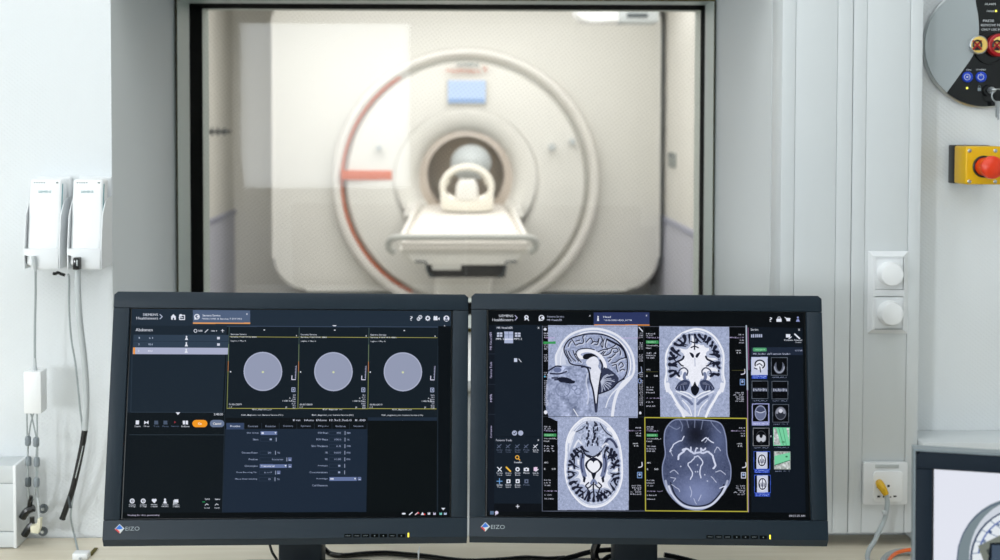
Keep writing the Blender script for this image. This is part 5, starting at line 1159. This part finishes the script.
q = PZ(418.6, 556, zc); zt_ = thing('cable_tie', 'white cable tie around the long black cable on the desk', 'cable tie', q)
B().tube([q + Vector((0, .0062*math.cos(a), .0062*math.sin(a))) for a in np.linspace(0, 2*PI, 16)[:-1]], .0014, 8, closed=True).build('loop', M['white2'], zt_); B().box(q + Vector((-.002, -.004, .005)), q + Vector((.002, .004, .0095)), .0006).build('head', M['white2'], zt_); B().tube([q + Vector((0, 0, .008)), q + Vector((.002, -.002, .018))], .0011, 6).build('tail', M['white2'], zt_)

# ------------------------------------------------------------------ wireless transmitters in wall holders
def holder(x0, x1, label):
    """x0, x1 = sides of the transmitter in the holder"""
    z0, z1 = 1.2685, 1.437
    h = thing('wall_holder', label, 'holder', ((x0+x1)/2, YW, z0), group='wall holders')
    a, c = x0 - .0012, x1 + .0012
    B().box((a-.002, YW-.010, z0+.003), (c+.002, YW-.0005, z1), .004, 3).build('back_plate', M['white'], h)
    for s, (u, v) in enumerate(((a-.002, a), (c, c+.002))):
        pr = [(YW-.012, z0), (YW-.085, z0), (YW-.085, z0+.036), (YW-.074, z0+.098), (YW-.052, z0+.126), (YW-.012, z0+.132)]
        B().prism([(u, y, z) for y, z in pr], (v-u, 0, 0), .001).build('side_wall', M['white'], h)
    b = B(); sl = .012
    for p, q in ((a, a+sl*0), ): pass
    B().prism([(a+.012, YW-.088, z0+.001), (c-.000, YW-.088, z0+.001), (c, YW-.0855, z0+.038), (a, YW-.0855, z0+.038), (a, YW-.088, z0+.026), (a+.012, YW-.088, z0+.024)], (0, .004, 0), .0008).build('front_lip', M['white'], h)
    B().box((a+.012, YW-.085, z0-.001), (c, YW-.012, z0+.002), .0008).build('bottom_plate', M['white'], h)
    return h
def transmitter(x0, x1, label):
    w = x1 - x0
    t = thing('transmitter', label, 'transmitter', ((x0+x1)/2, YW-.05, 1.275), group='wireless transmitters')
    zb, zt2 = 1.274, 1.434
    b = B().hexa([(x0, YW-.082, zb), (x1, YW-.082, zb), (x1, YW-.03, zb), (x0, YW-.03, zb)], [(x0, YW-.056, zt2), (x1, YW-.056, zt2), (x1, YW-.02, zt2), (x0, YW-.02, zt2)], .0065, 4); bd = b.build('body', M['white2'], t)
    sl = (.082-.056)/(zt2-zb); yy = lambda z: YW-.082 + sl*(z-zb)
    b = B().hexa([(x1-.0065+.0025, yy(1.283)+.004, 1.283), (x1+.0004, yy(1.283)+.0045, 1.283), (x1+.0004, yy(1.283)+.0075, 1.283), (x1-.0035, yy(1.283)+.0075, 1.283)], [(x1-.0065+.0025, yy(1.425)+.004, 1.425), (x1+.0004, yy(1.425)+.0045, 1.425), (x1+.0004, yy(1.425)+.0075, 1.425), (x1-.0035, yy(1.425)+.0075, 1.425)]); b.build('teal_seam', M['teal'], t, label='teal-grey edge seam')
    zl = 1.4085
    d = Vector((0, sl, 1)).normalized()
    lettering('SIEMENS', (x0+w*.29, yy(zl)-.0002, zl), (1, 0, 0), d, w*.4, .0042, M['teal'], t, depth=.0003)
    for k in range(5):
        q = Vector((x0+w*(.16+.075*k), yy(1.4275)+.0005, 1.4275)); B().box(q-Vector((.0013, .0008, .001)), q+Vector((.0013, .0008, .001))).build('indicator', M['alabel'], t)
    q = Vector((x0+w*.86, yy(1.4275)+.0005, 1.4275)); B().box(q-Vector((.002, .0008, .0012)), q+Vector((.002, .0008, .0012))).build('indicator', M['dgrey'], t)
    return t
Ax0, Ax1 = P(29.5, 180, 2.444).x, P(62, 180, 2.444).x; Bx0, Bx1 = P(72.6, 180, 2.444).x, P(104.2, 180, 2.444).x - .0015
holder(Ax0, Ax1, 'white wall holder farther from the window, with the thin grey lead below'); holder(Bx0, Bx1 , 'white wall holder next to the window reveal, with the thick hose below')
transmitter(Ax0, Ax1, 'white wedge-shaped transmitter in the holder farther from the window'); transmitter(Bx0, Bx1, 'white wedge-shaped transmitter in the holder next to the window reveal')

# lead set hanging from the first holder
ls = thing('lead_set', 'hanging lead set with a white adapter box and grey ferrite beads', 'lead set', P(34, 414, 2.40))
YA = 2.428
B().tube([P(33.5, 256, 2.4075), P(34.6, 264, 2.4075), P(35.4, 271, 2.41)], [.0042, .004, .0024], 10).build('strain_relief', M['lgrey'], ls)
B().tube(sm([P(35.4, 270, 2.41), P(35.6, 290, 2.42), P(35, 320, YA), P(34.8, 345, YA), P(34.8, 362, YA)], 5), .0022, 8).build('lead', M['grey'], ls)
B().tube([P(34.8, 358, YA), P(35, 366, YA), P(35.2, 373, YA)], [.0024, .0035, .0046], 10).build('strain_relief', M['lgrey'], ls)
a, c = P(24, 413.5, YA-.012), P(40.6, 371.6, YA-.012); 
B().box((a.x, YA-.014, a.z), (c.x+.001, YA+.022, c.z), .002).build('adapter_box', M['white2'], ls)
cols_ = [((26.8, 413), (27.2, 437), 28.2), ((30.6, 413), (33.4, 424), 36.4), ((33.6, 413), (30.6, 424), 28.2), ((37, 414), (37.2, 437), 36.6)]
for i, (p0, p1, xe) in enumerate(cols_):
    y_ = YA + (.004 if i in (1, 2) else 0)
    pts = [P(*p0, y_), P(*p1, y_), P(xe + (.8 if i == 3 else -.6 if i == 0 else .2), 442, y_), P(xe + (1. if i == 3 else -.4), 462, y_), P(xe + (1 if i == 3 else -.2), 484, y_), P((28.6, 33.5, 30, 38)[i], 500, y_+.01)]
    B().tube(sm(pts, 4), .0014, 6).build('lead_wire', M['grey'], ls)
for x, y, m in ((28, 441, 'mgrey'), (36.2, 442, 'mgrey'), (28.4, 461.2, 'mgrey'), (36.8, 462, 'mgrey'), (28.2, 482, 'dgrey'), (36.6, 482.4, 'mgrey')):
    q = P(x, y, YA); B().lathe([(0, -.0085), (.0045, -.0085), (.0056, -.006), (.0056, .006), (.0045, .0085), (0, .0085)], q, 'Z', 16).build('ferrite_bead', M[m], ls)
for pts, w in (([(30.5, 496), (30, 503), (28.5, 512)], 2.6), ([(22, 518), (27, 511), (34, 508)], 4.), ([(24, 535.5), (29, 528), (34, 524)], 3.8), ([(32, 517), (32, 523), (30, 529)], 2.6)):
    B().tube(sm([P(x, y, YA+.012) for x, y in pts], 4), px2m(w, YA)/1.05, 8).build('electrode_clip', M['blackg'], ls)
for x, y in ((43.4, 508.6), (43, 531.4)):
    q = P(x, y, YA+.02); B().lathe([(0, -.004), (.0085, -.003), (.0088, .002), (.006, .005), (0, .005)], q, n=18).build('electrode_snap', M['dgrey'], ls); B().lathe([(0, -.0052), (.003, -.005), (.003, -.003)], q, n=12).build('snap_stud', M['metal'], ls)
B().tube(sm([P(37.8, 498, YA+.008), P(38.6, 508, YA+.004), P(39, 518, YA+.004), P(38, 524, YA)], 4), .0022, 8).build('lead_wire', M['lgrey'], ls)
B().prism([P(x, y, YA-.006) for x, y in ((30, 526), (37, 525), (37.4, 519), (40.4, 519), (40, 528), (38, 534), (30.6, 533))], (0, .012, 0), .001).build('connector', M['beige'], ls)

# hose from the second holder
hs_ = thing('sensor_hose', 'thick grey hose with a black sheathed end hanging beside the monitor', 'hose', P(80, 400, 2.42))
YH = 2.402
pl_ = B().box(P(72.6, 270, YH-.006), Vector((P(79.6, 257, YH).x, YH+.02, P(79.6, 257.5, YH).z)), .002); pl_.build('plug', M['blackg'], hs_); pxbox(76.2, 260, 77.4, 266, YH-.0085, .003, .0005).build('latch', M['lgrey'], hs_)
hp = [P(x, y, YH+d) for x, y, d in ((77.6, 268, .01), (77.8, 290, .012), (79.4, 318, .015), (82.6, 345, .02), (85.2, 372, .025), (86.4, 400, .03), (85, 430, .032))]
B().tube(sm(hp, 6), .0058, 14).build('hose', M['lgrey'], hs_)
hp = [P(x, y, YH+d) for x, y, d in ((85, 429, .032), (82.6, 444, .034), (78.6, 464, .036), (73, 488, .04), (67, 506, .045), (62.4, 518.6, .05))]
B().tube(sm(hp, 6), [.0056]*6 + [.0054]*24 + [.0062], 14).build('sheath', M['black'], hs_)
hp = [P(x, y, YH+d-.0062) for x, y, d in ((83, 446, .034), (79.4, 462, .036), (75.4, 478, .038))]
B().tube(sm(hp, 4), .0009, 6).build('sheath_seam', M['lgrey'], hs_)
tw = thing('thin_lead', 'thin grey lead beside the thick hose running down to the desk', 'cable', P(74, 400, 2.43))
hp = [P(x, y, 2.48) for x, y in ((67.6, 274, ), (69, 279), (69.2, 310), (71.4, 340), (75.2, 362), (77.8, 385), (80.2, 410), (82.6, 432), (81, 452), (76, 480), (72.6, 500), (70.6, 514), (71.8, 524), (75, 538))] + [PZ(80, 560, .744), PZ(84, 580, .744)]
B().tube(sm(hp, 5), .0019, 8).build('lead', M['grey'], tw)
B().tube(sm([P(x, y, 2.44) for x, y in ((53, 273.4), (55.5, 273.8), (58, 272.6), (61, 274), (65, 275.2))], 4), [.0026, .0036, .0036, .0034, .0018] and .003, 10).build('plug', M['blackg'], tw)
q = P(70.6, 508, 2.436); B().tube([q, q + Vector((-.004, 0, .022))], .0026, 8).build('clip', M['dgrey'], tw)
cb_ = thing('cable_guide', 'small white cable guide on the desk beneath the hanging hose', 'cable guide', PZ(84, 556, .74))
q = PZ(86, 558, .7404); B().box(q + Vector((-.022, -.012, 0)), q + Vector((.006, .01, .012)), .002).build('block', M['white2'], cb_); B().box(q + Vector((.001, .012, .0)), q + Vector((.008, .05, .003)), .001).build('strip', M['foam'], cb_)

# ------------------------------------------------------------------ round alarm panel
YP = 2.487
ccx, ccy, cr = 985.5, 46, 62.6
ap = thing('alarm_panel', 'round silver and black magnet stop panel on the wall', 'alarm panel', P(ccx, ccy, YW-.001))
q = P(ccx, ccy, YP); rr = px2m(cr, YP)
B().lathe([(0, .0125), (rr-.004, .0125), (rr, .0115), (rr, .008), (rr-.001, .0045), (rr-.0035, .003), (rr-.0035, .006), (0, .006)], q, n=96).build('housing', M['metal'], ap)
def cpt(a, r=cr-2.2): return (ccx + r*math.cos(a), ccy + r*math.sin(a))
cv = sm([(973, -40), (975.6, 0), (978.2, 16), (978.8, 34), (974.2, 53), (961, 73), (946.4, 93.2)], 6)
a1 = math.atan2(93.2-ccy, 946.4-ccx); cv[-1] = cpt(a1); a0 = -PI/2 - .2
top = [p for p in cv if math.hypot(p[0]-ccx, p[1]-ccy) < cr-2.2]
ath = math.atan2(top[0][1]-ccy, top[0][0]-ccx)
arcL = [cpt(a) for a in np.linspace(a1, ath + 2*PI, 40)]
arcR = [cpt(a) for a in np.linspace(ath, a1, 60)]
g = B().prism([P(x, y, YP-.002) for x, y in arcL + top], (0, .008, 0), .0012); g.build('silver_cover', M['satin'], ap)
bp_ = B().prism([P(x, y, YP) for x, y in arcR + top[::-1]], (0, .006, 0), .0006).build('black_face', M['blackg'], ap)
def disc(x, y, r, h, m, nm, par, Yp=YP, dome=.0):
    q = P(x, y, Yp); R_ = px2m(r, Yp)
    return B().lathe([(0, -h-dome), (R_*.5, -h-dome*.75), (R_*.92, -h), (R_, -h+.0012), (R_, .002)], q, n=36).build(nm, m, par)
def marks(s, x0, y0, w, h, m, par, Yp=YP, nm='lettering', d=.0003):
    q = P(x0, y0, Yp); return lettering(s, (q.x, Yp-.0001, q.z), (1, 0, 0), (0, 0, 1), px2m(w, Yp), px2m(h, Yp), m, par, nm, d)
marks('ALARM', 984.6, 5, 11, 1.9, M['print_'], bp_); marks('POWER', 987, 12, 7.4, 1.7, M['print_'], bp_)
marks('PRESS', 983, 22, 11, 2.4, M['print_'], bp_); marks('REMOVE FIELD', 981, 26.3, 26, 2.3, M['print_'], bp_); marks('ONLY USE IN EMERGENCY', 981.4, 30.6, 40, 2.3, M['print_'], bp_)
marks('ON', 966, 70.6, 5, 1.4, M['print_'], bp_); marks('STANDBY', 976, 70.4, 10, 1.4, M['print_'], bp_)
disc(996, 11, 1.1, .001, M['ledg'], 'indicator', bp_); disc(967, 88, 1.1, .001, M['ledg'], 'indicator', bp_)
# round pictogram button and red stop button with crossed-out headset signs
for x, y, r, c, nm in ((990, 48, 17, 'dgrey', 'guard_ring'), ):
    q = P(x, y, YP); R_ = px2m(r, YP)
    B().lathe([(R_*.86, .002), (R_*.88, -.004), (R_*.97, -.004), (R_, .002)], q, n=48).build(nm, M['blackg'], ap)
def sign(x, y, r, Yp, par):
    m = M['black']
    q = [P(x + r*.5*math.cos(a), y - r*.55*math.sin(a) - r*.02, Yp-.0006) for a in np.linspace(-.5, PI+.5, 18)]
    B().tube(q, px2m(r*.11, Yp), 6).build('sign_figure', m, par)
    B().prism([P(x + u*r, y + v*r, Yp-.0004) for u, v in ((-.28, .1), (.28, .1), (.34, .62), (-.34, .62))], (0, .001, 0)).build('sign_figure', m, par)
    for s in (-1, 1):
        B().prism([P(x + u*r*s, y + v*r, Yp-.0014) for u, v in ((-.62, -.5), (-.46, -.62), (.62, .5), (.46, .62))], (0, .0008, 0)).build('sign_cross', M['dred'], par)
g = disc(977.4, 45, 9.3, .010, M['metal'], 'pictogram_rim', ap); disc(977.4, 45, 8.2, .0112, M['ylabel'], 'pictogram_cap', g); sign(977.4-.1, 45, 8.2, YP-.0124, g)
g = disc(997, 45.4, 11.4, .016, M['dred'], 'stop_button', ap); disc(997, 45.2, 8.2, .0175, M['ylabel'], 'stop_cap', g); sign(997, 45.2, 8.2, YP-.0185, g)
for x, k in ((967.2, 0), (980.9, 1)):
    g = disc(x, 77, 5.4, .004, M['blue'], 'push_button', ap, dome=.001)
    q = P(x, 77, YP-.0056); B().tube([q + Vector((px2m(2.9, YP)*math.cos(a), 0, px2m(2.9, YP)*math.sin(a))) for a in (np.linspace(0, 2*PI, 25)[:-1] if not k else np.linspace(PI/2+.5, PI/2+2*PI-.5, 22))], .0007, 6, closed=not k).build('symbol', M['print_'], g)
    if k: B().box(q + Vector((-.0007, -.0007, px2m(1, YP))), q + Vector((.0007, .0005, px2m(3.8, YP)))).build('symbol', M['print_'], g)
    else: B().lathe([(0, -.0008), (.0018, -.0008), (.0018, .0006)], q, n=14).build('symbol', M['print_'], g)
pxbox(977.8, 87.6, 981.2, 91, YP-.0012, .002, .0004).build('padlock_mark', M['alabel'], bp_); q = P(979.5, 87.2, YP-.0006); B().tube([q + Vector((px2m(1.2, YP)*math.cos(a), 0, px2m(1.6, YP)*math.sin(a))) for a in np.linspace(0, PI, 9)], .0006, 6).build('padlock_mark', M['alabel'], bp_)
disc(988, 90.6, 5.8, .006, M['blackg'], 'lock_bezel', ap); lk = disc(989.4, 90.4, 3.6, .012, M['metal'], 'lock_cylinder', ap)
kr = thing('key_ring', 'steel key ring with keys hanging from the lock of the round panel', 'keys', P(996, 92, YP-.02))
YK = YP - .022
b = B().tube([P(989.6, 90.4, YP-.012), P(993, 90.2, YK), P(995.4, 90, YK)], .0032, 10); b.build('inserted_key', M['metal'], kr)
B().tube([P(998 + 6.2*math.cos(a), 95.6 + 6.6*math.sin(a), YK) for a in np.linspace(0, 2*PI, 30)[:-1]], .0013, 8, closed=True).build('ring', M['metal'], kr)
b = B().prism([P(998.6+u, 101+v, YK-.001) for u, v in ((-2.2, 0), (2.2, 0), (2.4, 5), (.8, 6.6), (.7, 18), (-.8, 19.4), (-.9, 6.8), (-2.4, 5))], (0, .002, 0), .0003); b.build('key', M['metal'], kr)
b = B().prism([P(996.6+u, 102+v, YK+.003) for u, v in ((-1.2, 0), (1.4, 0), (1.2, 14), (0, 16), (-1, 14))], (0, .002, 0), .0003); b.build('key', M['metal'], kr)

# ------------------------------------------------------------------ emergency stop box
YE = 2.412
es = thing('emergency_stop', 'yellow emergency stop box with a red mushroom button', 'emergency stop', P(981, 165, YW-.001))
ex0, ex1 = P(965.6, 165, YE).x, P(1003, 165, YE).x; ez0, ez1 = P(980, 184.6, YE).z, P(980, 146.4, YE).z
B().box((ex0, YW-.03, ez0-.001), (ex1, YW-.0005, ez1+.001), .002).build('base', M['black'], es)
B().box((ex0, YE, ez0), (ex1, YW-.0305, ez1), .0035, 3).build('cover', M['yellow'], es)
for x, y in ((969.6, 150.8), (995.4, 150.8), (969.4, 181.6), (995.2, 181.6)):
    q = P(x, y, YE); B().lathe([(0, -.0012), (.0024, -.0012), (.0036, -.0004), (.0038, .002)], q, n=18).build('screw', M['metal'], es)
q = P(983.4, 166.6, YE)
B().lathe([(.0205, .001), (.0205, -.003), (.019, -.0042), (.016, -.0042)], q, n=40).build('collar', M['black'], es)
B().lathe([(.0175, 0), (.0165, -.012), (.0165, -.03), (.0205, -.033), (.0215, -.038), (.0205, -.044), (.016, -.0485), (.008, -.051), (0, -.0515)], q, n=48).build('mushroom_button', M['red'], es)

# ------------------------------------------------------------------ lights
def area(name, loc, target, sx, sy, power, col):
    l = bpy.data.lights.new(name, 'AREA'); l.shape = 'RECTANGLE'; l.size = sx; l.size_y = sy; l.energy = power; l.color = col
    o = bpy.data.objects.new(name, l); COL.objects.link(o); o.location = loc
    o.rotation_euler = (Vector(target) - Vector(loc)).to_track_quat('-Z', 'Y').to_euler()
    return o
area('side_window_daylight', (-4.2, -4.15, 1.7), (0, 2.2, 1.3), 0.8, .9, 168, (.92, .965, 1))
area('left_fill_light', (-4.25, -.8, 1.6), (0, 1.8, 1.3), 2.2, 1.3, 86, (.93, .965, 1))  # added soft fill, no window here; brightens the right reveal and left-facing sides
area('rear_window_daylight', (-1.225, -5.22, 1.67), (-1.225, 2.5, 1.67), 1.5, 1.5, 17, (.90, .96, 1))
area('overhead_fill_light', (-.4, .8, 2.68), (-.4, .8, 0), 3.4, 2.6, 43, (.94, .98, 1))  # added overhead fill for the whole room and the desk behind the monitors
for y, p in ((4.8, 71), (8.3, 84)):
    area('exam_room_ceiling_light', (-.15, y, 2.63), (-.15, y, 0), 3.2, 2.8, p, (1, .998, .985))
area('bore_fill_light', (SX, 11.04, BZ+.1), (SX, 9.5, BZ), .4, .4, 2.5, (1, .93, .84))  # added fill that lifts the dark bore, not a lamp of the scanner
W = bpy.data.worlds.new('world'); SC.world = W; W.use_nodes = True
W.node_tree.nodes['Background'].inputs[0].default_value = (.8, .88, 1, 1); W.node_tree.nodes['Background'].inputs[1].default_value = .1

# ------------------------------------------------------------------ camera
cd = bpy.data.cameras.new('camera'); co_ = bpy.data.objects.new('camera', cd); COL.objects.link(co_)
cd.sensor_fit = 'HORIZONTAL'; cd.sensor_width = 36; cd.lens = F/1000*36
cd.shift_x = (500-PX)/1000; cd.shift_y = -(280-PY)/1000
m3 = Matrix((RC.col[0], RC.col[2], -RC.col[1])).transposed()
co_.matrix_world = Matrix.Translation(CAM) @ m3.to_4x4()
cd.dof.use_dof = True; cd.dof.focus_distance = 2.12; cd.dof.aperture_fstop = 4.6; cd.clip_start = .05
SC.camera = co_
SC.view_settings.view_transform = 'Standard'; SC.view_settings.look = 'None'; SC.view_settings.gamma = 1; SC.view_settings.exposure = 0; SC.view_settings.use_curve_mapping = False
SC.cycles.use_denoising = True; SC.cycles.max_bounces = 10; SC.cycles.diffuse_bounces = 6; SC.cycles.transparent_max_bounces = 12; SC.cycles.caustics_reflective = False
